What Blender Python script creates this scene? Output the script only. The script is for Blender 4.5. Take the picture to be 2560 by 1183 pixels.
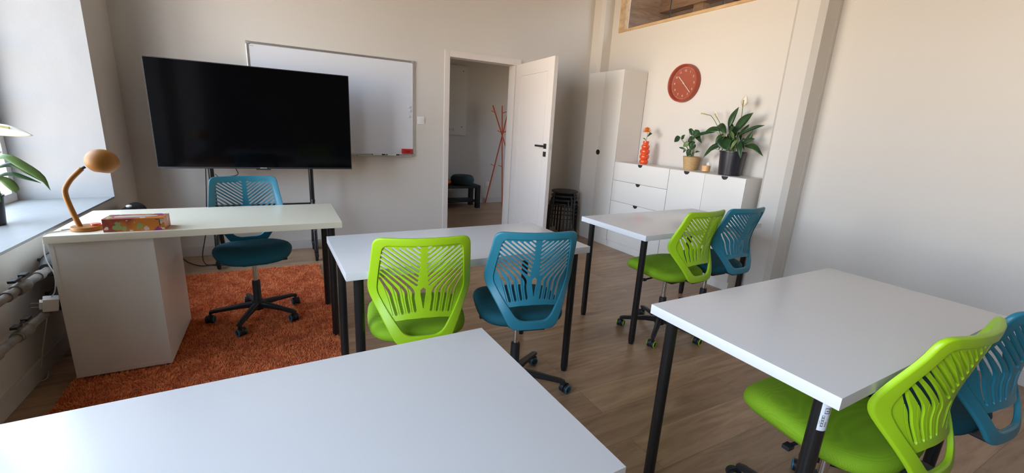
import bpy, bmesh, math, random
from mathutils import Vector, Matrix
from mathutils.geometry import delaunay_2d_cdt
PI = math.pi
for o in list(bpy.data.objects): bpy.data.objects.remove(o)
SC = bpy.context.scene
COL = SC.collection

# ------------------------------------------------------------------ camera
CAM_YAW, CAM_PITCH, CAM_ROLL, CAM_F, CAM_H = 0.4992987, -0.2476691, 0.0556078, 1066.267, 1.3111
cd = bpy.data.cameras.new('camera'); cam = bpy.data.objects.new('camera', cd); COL.objects.link(cam)
cy, sy = math.cos(CAM_YAW), math.sin(CAM_YAW)
fw, rt, up = Vector((sy, cy, 0)), Vector((cy, -sy, 0)), Vector((0, 0, 1))
cp, sp = math.cos(CAM_PITCH), math.sin(CAM_PITCH)
f2, u2 = cp*fw + sp*up, -sp*fw + cp*up
cr, sr = math.cos(CAM_ROLL), math.sin(CAM_ROLL)
r3, u3 = cr*rt + sr*u2, -sr*rt + cr*u2
m = Matrix((r3, u3, -f2)).transposed().to_4x4(); m.translation = Vector((0, 0, CAM_H))
cam.matrix_world = m
cd.sensor_fit = 'HORIZONTAL'; cd.sensor_width = 36.0; cd.lens = 36.0*CAM_F/2560.0
cd.clip_start = 0.02; cd.clip_end = 200
SC.camera = cam

# ------------------------------------------------------------------ colour management
SC.view_settings.view_transform = 'Standard'; SC.view_settings.look = 'None'
SC.view_settings.gamma = 1.0; SC.view_settings.use_curve_mapping = False
SC.view_settings.exposure = 0.66
SC.cycles.max_bounces = 10; SC.cycles.diffuse_bounces = 6; SC.cycles.transparent_max_bounces = 12
SC.cycles.use_denoising = True
SC.cycles.sample_clamp_indirect = 6.0

# ------------------------------------------------------------------ world: hazy sky over a sunlit yard
SKY_LOW, SKY_HIGH, LOBE_A, LOBE_B = 3.7, 7.4, 17.0, 8.0
w = bpy.data.worlds.new('world'); SC.world = w; w.use_nodes = True
nt = w.node_tree; nt.nodes.clear()
def WN(t): return nt.nodes.new(t)
wo = WN('ShaderNodeOutputWorld'); bg = WN('ShaderNodeBackground'); tc = WN('ShaderNodeTexCoord')
sx = WN('ShaderNodeSeparateXYZ'); nt.links.new(tc.outputs['Generated'], sx.inputs[0])
mr = WN('ShaderNodeMapRange'); mr.inputs[1].default_value = -0.35; mr.inputs[2].default_value = 0.35
nt.links.new(sx.outputs['Z'], mr.inputs[0])
ramp = WN('ShaderNodeValToRGB'); nt.links.new(mr.outputs[0], ramp.inputs[0])
el = ramp.color_ramp.elements
el[0].position = 0.0; el[0].color = (0.42, 0.30, 0.19, 1)
el[1].position = 1.0; el[1].color = (0.65, 0.82, 1.04, 1)
for p_, c_ in ((0.30, (1.10, 0.84, 0.56, 1)), (0.46, (1.15, 0.95, 0.72, 1)), (0.56, (0.92, 0.93, 0.95, 1)), (0.75, (0.74, 0.87, 1.05, 1))):
    e = el.new(p_); e.color = c_
def lobe(d, p, g):
    dt = WN('ShaderNodeVectorMath'); dt.operation = 'DOT_PRODUCT'
    nt.links.new(tc.outputs['Generated'], dt.inputs[0]); dt.inputs[1].default_value = Vector(d).normalized()
    pw = WN('ShaderNodeMath'); pw.operation = 'POWER'; pw.use_clamp = False
    cl = WN('ShaderNodeMath'); cl.operation = 'MAXIMUM'; cl.inputs[1].default_value = 0.0; nt.links.new(dt.outputs['Value'], cl.inputs[0])
    nt.links.new(cl.outputs[0], pw.inputs[0]); pw.inputs[1].default_value = p
    ml = WN('ShaderNodeMath'); ml.operation = 'MULTIPLY'; ml.inputs[1].default_value = g; nt.links.new(pw.outputs[0], ml.inputs[0]); return ml.outputs[0]
def addn(a_, b_):
    n_ = WN('ShaderNodeMath'); n_.operation = 'ADD'; nt.links.new(a_, n_.inputs[0]); nt.links.new(b_, n_.inputs[1]); return n_.outputs[0]
mr2 = WN('ShaderNodeMapRange'); mr2.interpolation_type = 'SMOOTHSTEP'; mr2.inputs[1].default_value = 0.0; mr2.inputs[2].default_value = 0.45; mr2.inputs[3].default_value = SKY_LOW; mr2.inputs[4].default_value = SKY_HIGH
nt.links.new(sx.outputs['Z'], mr2.inputs[0])
st = addn(addn(mr2.outputs[0], lobe((-1, 0.03, -0.02), 40, LOBE_A)), lobe((-.78, -.62, 0.0), 14, LOBE_B))
nt.links.new(ramp.outputs[0], bg.inputs[0]); nt.links.new(st, bg.inputs[1]); nt.links.new(bg.outputs[0], wo.inputs[0])
w.cycles.sampling_method = 'MANUAL'; w.cycles.sample_map_resolution = 1024

def portal(loc, rot, sx_, sy_):
    l = bpy.data.lights.new('window_portal', 'AREA'); l.shape = 'RECTANGLE'; l.size = sx_; l.size_y = sy_
    l.cycles.is_portal = True
    o = bpy.data.objects.new('window_portal', l); COL.objects.link(o); o.location = loc; o.rotation_euler = rot
WIN_TOP, SILL = 2.95, 0.661
WINS = [(2.25, 4.163), (-1.0, 1.30)]            # openings of the left wall along y
for a, b in WINS:
    portal((-1.66, (a+b)/2, (SILL+WIN_TOP)/2), (0, -PI/2, 0), WIN_TOP-SILL, b-a)

# ------------------------------------------------------------------ helpers
def tag(o, label=None, cat=None, group=None, kind=None):
    if label: o['label'] = label
    if cat: o['category'] = cat
    if group: o['group'] = group
    if kind: o['kind'] = kind
    return o
def empty(name, loc=(0, 0, 0), rz=0.0, label=None, cat=None, group=None, kind=None, parent=None):
    o = bpy.data.objects.new(name, None); COL.objects.link(o); o.location = loc; o.rotation_euler = (0, 0, rz)
    o.empty_display_size = 0.05
    if parent: o.parent = parent
    return tag(o, label, cat, group, kind)
def obj(name, bm, mat, parent=None, smooth=True, angle=0.6, recalc=True):
    me = bpy.data.meshes.new(name)
    if recalc: bmesh.ops.recalc_face_normals(bm, faces=bm.faces)
    bm.to_mesh(me); bm.free()
    for mm in (mat if isinstance(mat, (list, tuple)) else [mat]): me.materials.append(mm)
    if smooth:
        me.polygons.foreach_set('use_smooth', [True]*len(me.polygons))
        me.set_sharp_from_angle(angle=angle)
    o = bpy.data.objects.new(name, me); COL.objects.link(o)
    if parent: o.parent = parent
    return o
def B(): return bmesh.new()
def add_box(bm, lo, hi, bev=0.0, M=None, seg=2, mi=0):
    x0, y0, z0 = lo; x1, y1, z1 = hi
    t = bmesh.new()
    vs = [t.verts.new(v) for v in ((x0,y0,z0),(x1,y0,z0),(x1,y1,z0),(x0,y1,z0),(x0,y0,z1),(x1,y0,z1),(x1,y1,z1),(x0,y1,z1))]
    for f in ((0,3,2,1),(4,5,6,7),(0,1,5,4),(1,2,6,5),(2,3,7,6),(3,0,4,7)): t.faces.new([vs[i] for i in f])
    if bev > 0: bmesh.ops.bevel(t, geom=list(t.edges), offset=bev, segments=seg, profile=0.7, affect='EDGES')
    merge(bm, t, M, mi)
def merge(bm, t, M=None, mi=0):
    mp = {}
    for v in t.verts: mp[v] = bm.verts.new((M @ v.co) if M else v.co)
    for f in t.faces:
        try: nf = bm.faces.new([mp[v] for v in f.verts]); nf.material_index = mi if mi else f.material_index
        except ValueError: pass
    t.free()
def add_prism(bm, poly, z0, z1, M=None, mi=0):
    t = bmesh.new()
    a = [t.verts.new((x, y, z0)) for x, y in poly]; b = [t.verts.new((x, y, z1)) for x, y in poly]
    t.faces.new(list(reversed(a))); t.faces.new(b)
    n = len(poly)
    for i in range(n): t.faces.new((a[i], a[(i+1) % n], b[(i+1) % n], b[i]))
    merge(bm, t, M, mi)
def catmull(pts, n=6):
    P = [Vector(p) for p in pts]
    if len(P) < 3: return P
    out = []
    for i in range(len(P)-1):
        p0 = P[i-1] if i else P[0]*2-P[1]; p1, p2 = P[i], P[i+1]; p3 = P[i+2] if i+2 < len(P) else P[-1]*2-P[-2]
        for k in range(n):
            t = k/n
            out.append(0.5*((2*p1)+(p2-p0)*t+(2*p0-5*p1+4*p2-p3)*t*t+(3*p1-p0-3*p2+p3)*t**3))
    out.append(P[-1]); return out
def add_tube(bm, pts, r, seg=10, caps=True, mi=0, M=None):
    P = [Vector(p) for p in pts]; n = len(P)
    R = r if isinstance(r, (list, tuple)) else [r]*n
    if len(R) != n: R = [R[0]+(R[-1]-R[0])*i/(n-1) for i in range(n)]
    tan = [(P[min(i+1, n-1)]-P[max(i-1, 0)]).normalized() for i in range(n)]
    nrm = tan[0].orthogonal().normalized(); rings = []
    for i in range(n):
        nrm = (nrm - tan[i]*nrm.dot(tan[i])).normalized(); bn = tan[i].cross(nrm)
        ring = []
        for k in range(seg):
            a = 2*PI*k/seg; c = P[i]+(nrm*math.cos(a)+bn*math.sin(a))*R[i]
            ring.append(bm.verts.new((M @ c) if M else c))
        rings.append(ring)
    for i in range(n-1):
        for k in range(seg):
            f = bm.faces.new((rings[i][k], rings[i][(k+1) % seg], rings[i+1][(k+1) % seg], rings[i+1][k])); f.material_index = mi
    if caps:
        bm.faces.new(list(reversed(rings[0]))).material_index = mi; bm.faces.new(rings[-1]).material_index = mi
def add_lathe(bm, prof, seg=32, M=None, mi=0):
    rings = []
    for r, z in prof:
        if r < 1e-6:
            c = Vector((0, 0, z)); rings.append([bm.verts.new((M @ c) if M else c)])
        else:
            ring = []
            for k in range(seg):
                a = 2*PI*k/seg; c = Vector((r*math.cos(a), r*math.sin(a), z)); ring.append(bm.verts.new((M @ c) if M else c))
            rings.append(ring)
    for i in range(len(rings)-1):
        A, Bq = rings[i], rings[i+1]
        for k in range(seg):
            k2 = (k+1) % seg
            if len(A) == 1 and len(Bq) == 1: continue
            if len(A) == 1: f = bm.faces.new((A[0], Bq[k2], Bq[k]))
            elif len(Bq) == 1: f = bm.faces.new((A[k], A[k2], Bq[0]))
            else: f = bm.faces.new((A[k], A[k2], Bq[k2], Bq[k]))
            f.material_index = mi
def T(x, y, z): return Matrix.Translation((x, y, z))
def R(a, ax): return Matrix.Rotation(a, 4, ax)
def dup(root, loc, rz, label, group=None, base_rot=None):
    def cp_(o, parent):
        c = o.copy(); COL.objects.link(c)
        if parent: c.parent = parent
        for ch in o.children: cp_(ch, c)
        return c
    r = cp_(root, None); r.location = loc; r.rotation_euler = (0, 0, rz); r['label'] = label
    if group: r['group'] = group
    return r
def text_bm(s, size, extrude=0.0004):
    cu = bpy.data.curves.new('txt', 'FONT'); cu.body = s; cu.size = size; cu.align_x = 'CENTER'; cu.align_y = 'CENTER'; cu.extrude = extrude
    o = bpy.data.objects.new('txt', cu); COL.objects.link(o)
    bpy.context.view_layer.update()
    me = bpy.data.meshes.new_from_object(o.evaluated_get(bpy.context.evaluated_depsgraph_get()))
    bm = bmesh.new(); bm.from_mesh(me)
    bpy.data.objects.remove(o); bpy.data.curves.remove(cu); bpy.data.meshes.remove(me)
    return bm

# ------------------------------------------------------------------ materials
def srgb(r, g, b):
    return tuple((c/255/12.92 if c/255 <= 0.04045 else ((c/255+0.055)/1.055)**2.4) for c in (r, g, b)) + (1,)
def mat(name, col, rough=0.5, metal=0.0, spec=0.5, coat=0.0, bump=None, noise=None, trans=0.0, sheen=0.0, subsurf=0.0):
    m_ = bpy.data.materials.new(name); m_.use_nodes = True; n = m_.node_tree; b = n.nodes['Principled BSDF']
    b.inputs['Base Color'].default_value = col; b.inputs['Roughness'].default_value = rough; b.inputs['Metallic'].default_value = metal
    b.inputs['Specular IOR Level'].default_value = spec; b.inputs['Coat Weight'].default_value = coat
    b.inputs['Transmission Weight'].default_value = trans; b.inputs['Sheen Weight'].default_value = sheen
    if bump or noise:
        t = n.nodes.new('ShaderNodeTexCoord')
    if bump:
        nz = n.nodes.new('ShaderNodeTexNoise'); nz.inputs['Scale'].default_value = bump[0]; nz.inputs['Detail'].default_value = 6
        n.links.new(t.outputs['Object'], nz.inputs['Vector'])
        bp = n.nodes.new('ShaderNodeBump'); bp.inputs['Strength'].default_value = bump[1]; bp.inputs['Distance'].default_value = bump[2]
        n.links.new(nz.outputs['Fac'], bp.inputs['Height']); n.links.new(bp.outputs[0], b.inputs['Normal'])
    if noise:
        nz = n.nodes.new('ShaderNodeTexNoise'); nz.inputs['Scale'].default_value = noise[0]; nz.inputs['Detail'].default_value = 4
        n.links.new(t.outputs['Object'], nz.inputs['Vector'])
        cr_ = n.nodes.new('ShaderNodeValToRGB'); cr_.color_ramp.elements[0].color = col; cr_.color_ramp.elements[1].color = noise[1]
        cr_.color_ramp.elements[0].position = 0.35; cr_.color_ramp.elements[1].position = 0.65
        n.links.new(nz.outputs['Fac'], cr_.inputs[0]); n.links.new(cr_.outputs[0], b.inputs['Base Color'])
    return m_
M = {}
M['paint'] = mat('wall_paint', (0.68, 0.645, 0.595, 1), 0.75, bump=(60, 0.12, 0.004), noise=(1.3, (0.665, 0.63, 0.58, 1)))
M['plaster'] = mat('reveal_plaster', (0.45, 0.455, 0.46, 1), 0.6, bump=(5, 0.25, 0.02))
M['sill'] = mat('sill_plaster_dimmed', (.35, .36, .36, 1), .5, bump=(9, 0.4, 0.01))  # same plaster as the reveal, colour darkened to offset strong skylight
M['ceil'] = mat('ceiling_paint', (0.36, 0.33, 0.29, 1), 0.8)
M['skirt'] = mat('skirting', (0.62, 0.59, 0.57, 1), 0.5)
M['lam'] = mat('white_laminate', (0.70, 0.705, 0.725, 1), 0.22, spec=0.75, bump=(900, 0.03, 0.0005))
M['desklam'] = mat('desk_laminate', (0.83, 0.785, 0.64, 1), 0.25)
M['cab'] = mat('cabinet_white', (0.80, 0.765, 0.71, 1), 0.38)
M['dark'] = mat('cabinet_gap_shade', (0.06, 0.06, 0.06, 1), 0.8)  # shade colour for the slits between cabinet fronts
M['door'] = mat('door_white', (0.72, 0.66, 0.615, 1), 0.42)
M['blackmetal'] = mat('black_metal', (0.012, 0.012, 0.013, 1), 0.28)
M['blackplastic'] = mat('black_plastic', (0.018, 0.018, 0.022, 1), 0.45)
M['blackmatte'] = mat('black_matte', (0.02, 0.018, 0.018, 1), 0.6)
M['chrome'] = mat('chrome', (0.75, 0.75, 0.77, 1), 0.15, metal=1)
M['steel'] = mat('brushed_aluminium', (0.72, 0.71, 0.70, 1), 0.3, metal=0.9)
M['green'] = mat('green_plastic', (0.345, 0.59, 0.012, 1), 0.38)
M['teal'] = mat('teal_plastic', (0.022, 0.19, 0.275, 1), 0.38)
def fabric(name, c):
    m_ = mat(name, c, 0.8, spec=0.3); n = m_.node_tree; b = n.nodes['Principled BSDF']
    t = n.nodes.new('ShaderNodeTexCoord'); v = n.nodes.new('ShaderNodeTexVoronoi'); v.inputs['Scale'].default_value = 330; v.inputs['Randomness'].default_value = 0.0
    n.links.new(t.outputs['Object'], v.inputs['Vector'])
    bp = n.nodes.new('ShaderNodeBump'); bp.inputs['Strength'].default_value = 0.35; bp.inputs['Distance'].default_value = 0.0015
    n.links.new(v.outputs['Distance'], bp.inputs['Height']); n.links.new(bp.outputs[0], b.inputs['Normal'])
    mx = n.nodes.new('ShaderNodeMix'); mx.data_type = 'RGBA'; mx.inputs[6].default_value = (c[0]*.72, c[1]*.72, c[2]*.72, 1); mx.inputs[7].default_value = (min(1, c[0]*1.12), min(1, c[1]*1.12), min(1, c[2]*1.12), 1)
    n.links.new(v.outputs['Distance'], mx.inputs[0]); n.links.new(mx.outputs[2], b.inputs['Base Color'])
    mrr = n.nodes.new('ShaderNodeMath'); mrr.operation = 'MULTIPLY'; mrr.inputs[1].default_value = 1.4; mrr.use_clamp = True
    n.links.new(v.outputs['Distance'], mrr.inputs[0]); n.links.new(mrr.outputs[0], mx.inputs[0])
    return m_
M['greenfab'] = fabric('green_mesh_fabric', (0.22, 0.40, 0.012, 1))
M['tealfab'] = fabric('teal_mesh_fabric', (0.008, 0.09, 0.125, 1))
M['screen'] = mat('tv_screen', (0.0015, 0.0015, 0.002, 1), 0.09, spec=0.16)
M['board'] = mat('whiteboard_enamel', (0.76, 0.78, 0.83, 1), 0.2, spec=0.6)
M['lampor'] = mat('orange_lamp_paint', (0.37, 0.148, 0.018, 1), 0.5)
M['vase'] = mat('orange_red_glaze', (0.80, 0.085, 0.018, 1), 0.12, coat=0.5)
M['clock'] = mat('clock_rust_red', (0.36, 0.060, 0.025, 1), 0.45)
M['clockface'] = mat('clock_face_red', (0.36, 0.068, 0.028, 1), 0.5)
M['white'] = mat('white_plastic', (0.82, 0.81, 0.79, 1), 0.35)
M['petalor'] = mat('orange_petals', (0.80, 0.24, 0.01, 1), 0.6)
M['leaf'] = mat('lily_leaf', (0.012, 0.042, 0.012, 1), 0.38, noise=(14, (0.022, 0.07, 0.016, 1)))
M['leafl'] = mat('light_leaf', (0.08, 0.15, 0.035, 1), 0.45, noise=(14, (0.13, 0.21, 0.06, 1)))
M['stem'] = mat('green_stem', (0.10, 0.17, 0.04, 1), 0.5)
M['spathe'] = mat('cream_spathe', (0.80, 0.76, 0.62, 1), 0.5)
M['spadix'] = mat('spadix', (0.38, 0.32, 0.12, 1), 0.7, bump=(300, .6, .002))
M['potblack'] = mat('black_pot', (0.022, 0.021, 0.028, 1), 0.32)
M['soil'] = mat('soil', (0.03, 0.02, 0.012, 1), 0.9, bump=(80, .8, .01))
M['wax'] = mat('peach_wax', (0.85, 0.48, 0.20, 1), 0.4)
M['rackor'] = mat('orange_rack_paint', (0.75, 0.13, 0.05, 1), 0.45)
M['pouf'] = mat('teal_pouf_fabric', (0.02, 0.05, 0.06, 1), 0.9)
M['cushor'] = mat('orange_cushion', (0.75, 0.14, 0.02, 1), 0.8)
M['red'] = mat('red_eraser', (0.50, 0.02, 0.02, 1), 0.5)
M['redd'] = mat('dark_red_print', (0.12, 0.005, 0.005, 1), 0.5)
M['grey'] = mat('grey_print', (0.18, 0.18, 0.19, 1), 0.5)
M['ltgrey'] = mat('light_print', (0.7, 0.7, 0.7, 1), 0.5)
M['sticker'] = mat('white_sticker', (0.75, 0.78, 0.85, 1), 0.4)
M['pipe'] = mat('painted_pipe', (0.30, 0.27, 0.24, 1), 0.45, bump=(40, .5, .004), noise=(18, (0.16, 0.14, 0.12, 1)))
M['wirecord'] = mat('white_cord', (0.62, 0.60, 0.56, 1), 0.4)
M['winframe'] = mat('window_paint', (0.70, 0.70, 0.69, 1), 0.5, bump=(30, .5, .004))

def m_glass(name, alpha_mix=0.08, tint=(1, 1, 1, 1)):
    m_ = bpy.data.materials.new(name); m_.use_nodes = True; n = m_.node_tree; n.nodes.clear()
    o = n.nodes.new('ShaderNodeOutputMaterial'); mx = n.nodes.new('ShaderNodeMixShader'); tr = n.nodes.new('ShaderNodeBsdfTransparent'); gl = n.nodes.new('ShaderNodeBsdfGlossy')
    lw = n.nodes.new('ShaderNodeLayerWeight'); lw.inputs[0].default_value = 0.5
    pw_ = n.nodes.new('ShaderNodeMath'); pw_.operation = 'POWER'; pw_.inputs[1].default_value = 4.0; n.links.new(lw.outputs['Facing'], pw_.inputs[0])
    fr = n.nodes.new('ShaderNodeMath'); fr.operation = 'MULTIPLY_ADD'; fr.inputs[1].default_value = 0.75; fr.inputs[2].default_value = 0.04; n.links.new(pw_.outputs[0], fr.inputs[0]); gl.inputs['Roughness'].default_value = 0.02; tr.inputs[0].default_value = tint
    n.links.new(fr.outputs[0], mx.inputs[0]); n.links.new(tr.outputs[0], mx.inputs[1]); n.links.new(gl.outputs[0], mx.inputs[2]); n.links.new(mx.outputs[0], o.inputs[0])
    return m_
M['glass'] = m_glass('clear_glass')

def m_floor():
    m_ = mat('oak_laminate', (0.3, 0.2, 0.13, 1), 0.33, spec=0.45); n = m_.node_tree; b = n.nodes['Principled BSDF']
    t = n.nodes.new('ShaderNodeTexCoord'); br = n.nodes.new('ShaderNodeTexBrick'); L = n.links.new
    br.offset = 0.37; br.inputs['Scale'].default_value = 1.0; br.inputs['Brick Width'].default_value = 1.29; br.inputs['Row Height'].default_value = 0.193
    br.inputs['Mortar Size'].default_value = 0.0009; br.inputs['Mortar Smooth'].default_value = 0.1; br.inputs['Bias'].default_value = 0.0
    br.inputs['Color1'].default_value = (0.0, 0, 0, 1); br.inputs['Color2'].default_value = (1, 1, 1, 1); br.inputs['Mortar'].default_value = (0.5, 0.5, 0.5, 1)
    L(t.outputs['Object'], br.inputs['Vector'])
    mp = n.nodes.new('ShaderNodeMapping'); mp.inputs['Scale'].default_value = (1.6, 13, 1); L(t.outputs['Object'], mp.inputs[0])
    ad = n.nodes.new('ShaderNodeVectorMath'); ad.operation = 'MULTIPLY_ADD'; L(br.outputs['Color'], ad.inputs[0]); ad.inputs[1].default_value = (7, 3, 5); L(mp.outputs[0], ad.inputs[2])
    nz = n.nodes.new('ShaderNodeTexNoise'); nz.inputs['Scale'].default_value = 1.6; nz.inputs['Detail'].default_value = 8; nz.inputs['Roughness'].default_value = 0.6; nz.inputs['Distortion'].default_value = 0.9; L(ad.outputs[0], nz.inputs['Vector'])
    cr_ = n.nodes.new('ShaderNodeValToRGB'); e = cr_.color_ramp.elements
    e[0].position = 0.28; e[0].color = (0.25, 0.15, 0.085, 1); e[1].position = 0.75; e[1].color = (0.47, 0.315, 0.19, 1)
    k = e.new(0.5); k.color = (0.37, 0.23, 0.135, 1)
    L(nz.outputs['Fac'], cr_.inputs[0])
    hs = n.nodes.new('ShaderNodeHueSaturation'); L(cr_.outputs[0], hs.inputs['Color'])
    mv = n.nodes.new('ShaderNodeMapRange'); mv.inputs[3].default_value = 0.84; mv.inputs[4].default_value = 1.14; L(br.outputs['Color'], mv.inputs[0]); L(mv.outputs[0], hs.inputs['Value'])
    mx = n.nodes.new('ShaderNodeMix'); mx.data_type = 'RGBA'; L(br.outputs['Fac'], mx.inputs[0]); L(hs.outputs[0], mx.inputs[6]); mx.inputs[7].default_value = (0.16, 0.10, 0.065, 1)
    L(mx.outputs[2], b.inputs['Base Color'])
    bp = n.nodes.new('ShaderNodeBump'); bp.inputs['Strength'].default_value = 0.12; bp.inputs['Distance'].default_value = 0.002; L(nz.outputs['Fac'], bp.inputs['Height']); L(bp.outputs[0], b.inputs['Normal'])
    return m_
M['floor'] = m_floor()
def m_wood(name, c0, c1, sc=(1, 12, 12), rough=0.6):
    m_ = mat(name, c0, rough); n = m_.node_tree; b = n.nodes['Principled BSDF']; L = n.links.new
    t = n.nodes.new('ShaderNodeTexCoord'); mp = n.nodes.new('ShaderNodeMapping'); mp.inputs['Scale'].default_value = sc; L(t.outputs['Object'], mp.inputs[0])
    nz = n.nodes.new('ShaderNodeTexNoise'); nz.inputs['Scale'].default_value = 3; nz.inputs['Detail'].default_value = 6; nz.inputs['Distortion'].default_value = 1.2; L(mp.outputs[0], nz.inputs['Vector'])
    cr_ = n.nodes.new('ShaderNodeValToRGB'); cr_.color_ramp.elements[0].color = c0; cr_.color_ramp.elements[1].color = c1; cr_.color_ramp.elements[0].position = .3; cr_.color_ramp.elements[1].position = .7
    L(nz.outputs['Fac'], cr_.inputs[0]); L(cr_.outputs[0], b.inputs['Base Color']); return m_
M['pine'] = m_wood('pine_frame', (0.52, 0.33, 0.15, 1), (0.70, 0.50, 0.28, 1), (6, 1, 6))
M['beam'] = m_wood('old_beams', (0.16, 0.09, 0.05, 1), (0.34, 0.21, 0.12, 1), (8, 1, 8), 0.7)
M['wicker'] = m_wood('wicker', (0.38, 0.22, 0.09, 1), (0.62, 0.42, 0.20, 1), (30, 30, 60), 0.7)
def m_tissue():
    m_ = mat('flower_print_card', (0.5, 0.15, 0.03, 1), 0.4); n = m_.node_tree; b = n.nodes['Principled BSDF']; L = n.links.new
    t = n.nodes.new('ShaderNodeTexCoord'); prev = None
    base = n.nodes.new('ShaderNodeTexNoise'); base.inputs['Scale'].default_value = 9; L(t.outputs['Object'], base.inputs['Vector'])
    cr_ = n.nodes.new('ShaderNodeValToRGB'); e = cr_.color_ramp.elements; e[0].position = .42; e[0].color = (0.30, 0.05, 0.03, 1); e[1].position = .58; e[1].color = (0.62, 0.20, 0.02, 1)
    L(base.outputs['Fac'], cr_.inputs[0]); prev = cr_.outputs[0]
    for sc, off, thr, col in ((15, 0, .32, (0.28, 0.36, 0.12, 1)), (19, 3.3, .27, (0.62, 0.50, 0.38, 1)), (13, 7.1, .27, (0.30, 0.02, 0.20, 1)), (26, 5.2, .19, (0.75, 0.62, 0.50, 1))):
        mp = n.nodes.new('ShaderNodeMapping'); mp.inputs['Location'].default_value = (off, off*.7, off*.3); L(t.outputs['Object'], mp.inputs[0])
        nz = n.nodes.new('ShaderNodeTexNoise'); nz.inputs['Scale'].default_value = 42; nz.inputs['Detail'].default_value = 6; L(mp.outputs[0], nz.inputs['Vector'])
        v = n.nodes.new('ShaderNodeTexVoronoi'); v.inputs['Scale'].default_value = sc; L(mp.outputs[0], v.inputs['Vector'])
        a = n.nodes.new('ShaderNodeMath'); a.operation = 'MULTIPLY_ADD'; L(nz.outputs['Fac'], a.inputs[0]); a.inputs[1].default_value = .85; L(v.outputs['Distance'], a.inputs[2])
        c = n.nodes.new('ShaderNodeMath'); c.operation = 'LESS_THAN'; L(a.outputs[0], c.inputs[0]); c.inputs[1].default_value = thr+.38
        mx = n.nodes.new('ShaderNodeMix'); mx.data_type = 'RGBA'; L(c.outputs[0], mx.inputs[0]); L(prev, mx.inputs[6]); mx.inputs[7].default_value = col; prev = mx.outputs[2]
    L(prev, b.inputs['Base Color']); return m_
M['tissue'] = m_tissue()

# ------------------------------------------------------------------ room shell
LX, BY, RX, RX2, FY, CZ = -1.121, 4.721, 3.735, 3.78, -3.2, 3.45
HY = 6.88
def struct(name, bm, m_, smooth=False, parent=None, **k):
    o = obj(name, bm, m_, parent, smooth=smooth, **k)
    if not parent: o['kind'] = 'structure'
    return o
b = B(); add_box(b, (-1.66, FY-.1, -0.1), (5.2, HY+.15, 0.0)); struct('floor', b, M['floor'])
b = B(); add_box(b, (-1.75, FY-.1, CZ), (RX2+.12, BY+.14, CZ+.1)); struct('ceiling', b, M['ceil'])
# left wall, 0.5 m thick, with splayed window reveals
b = B(); OX = -1.66
def pier(ya, yb, la, lb):      # plan piece from ya..yb at the room face, la..lb at the outer face
    add_prism(b, [(LX, ya), (LX, yb), (OX, lb), (OX, la)], 0.0, CZ)
def spl(y, s): return y + s*0.085
pier(WINS[0][1], BY+.14, WINS[0][1]-.085, BY+.14)
pier(WINS[1][1], WINS[0][0], WINS[1][1]-.085, WINS[0][0]+.085)
pier(FY-.1, WINS[1][0], FY-.1, WINS[1][0]+.085)
for a, c in WINS:
    pl = [(LX, a), (LX, c), (OX, c-.085), (OX, a+.085)]
    add_prism(b, pl, 0.0, SILL-.012); add_prism(b, pl, WIN_TOP, CZ)
for f_ in b.faces:
    if abs(f_.calc_center_median().x-LX) < .002: f_.material_index = 1
struct('wall_left', b, [M['plaster'], M['paint']])
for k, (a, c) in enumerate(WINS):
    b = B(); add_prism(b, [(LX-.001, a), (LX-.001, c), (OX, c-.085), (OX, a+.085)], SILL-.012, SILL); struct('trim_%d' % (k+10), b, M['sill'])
# window frames with glazing bars
for i, (a, c) in enumerate(WINS):
    ya, yb = a+.085, c-.085
    we = empty('window_%d' % (i+1 if i < 2 else 4), (-1.625, (ya+yb)/2, SILL), kind='structure')
    def wl(bm, lo, hi, bev=.004): add_box(bm, (lo[0]+1.625, lo[1]-(ya+yb)/2, lo[2]-SILL), (hi[0]+1.625, hi[1]-(ya+yb)/2, hi[2]-SILL), bev)
    fb = B(); t = .055
    wl(fb, (-1.655, ya, SILL), (-1.595, yb, SILL+t)); wl(fb, (-1.655, ya, WIN_TOP-t), (-1.595, yb, WIN_TOP))
    wl(fb, (-1.655, ya, SILL+t), (-1.595, ya+t, WIN_TOP-t)); wl(fb, (-1.655, yb-t, SILL+t), (-1.595, yb, WIN_TOP-t))
    nm = 3 if i < 2 else 2
    for k in range(1, nm): yy = ya+(yb-ya)*k/nm; wl(fb, (-1.65, yy-.02, SILL), (-1.60, yy+.02, WIN_TOP))
    for k in range(1, 7): zz = SILL+(WIN_TOP-SILL)*k/7; wl(fb, (-1.64, ya, zz-.011), (-1.61, yb, zz+.011), .002)
    obj('window_frame', fb, M['winframe'], we, smooth=False)
    gb = B(); wl(gb, (-1.628, ya+.01, SILL+.01), (-1.624, yb-.01, WIN_TOP-.01), 0); obj('pane', gb, M['glass'], we, smooth=False)
# back wall with the doorway
DX0, DX1, DZ = 1.665, 2.505, 2.05
b = B(); YB2 = BY+.13; TH_ = .13
add_box(b, (LX-.02, BY, 0), (DX0, YB2, CZ)); add_box(b, (DX1, BY, 0), (RX+TH_, YB2, CZ)); add_box(b, (RX+TH_, BY, 0), (5.2, YB2, 2.38)); add_box(b, (DX0, BY, DZ), (DX1, YB2, CZ))
struct('wall_back', b, M['paint'])
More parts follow.
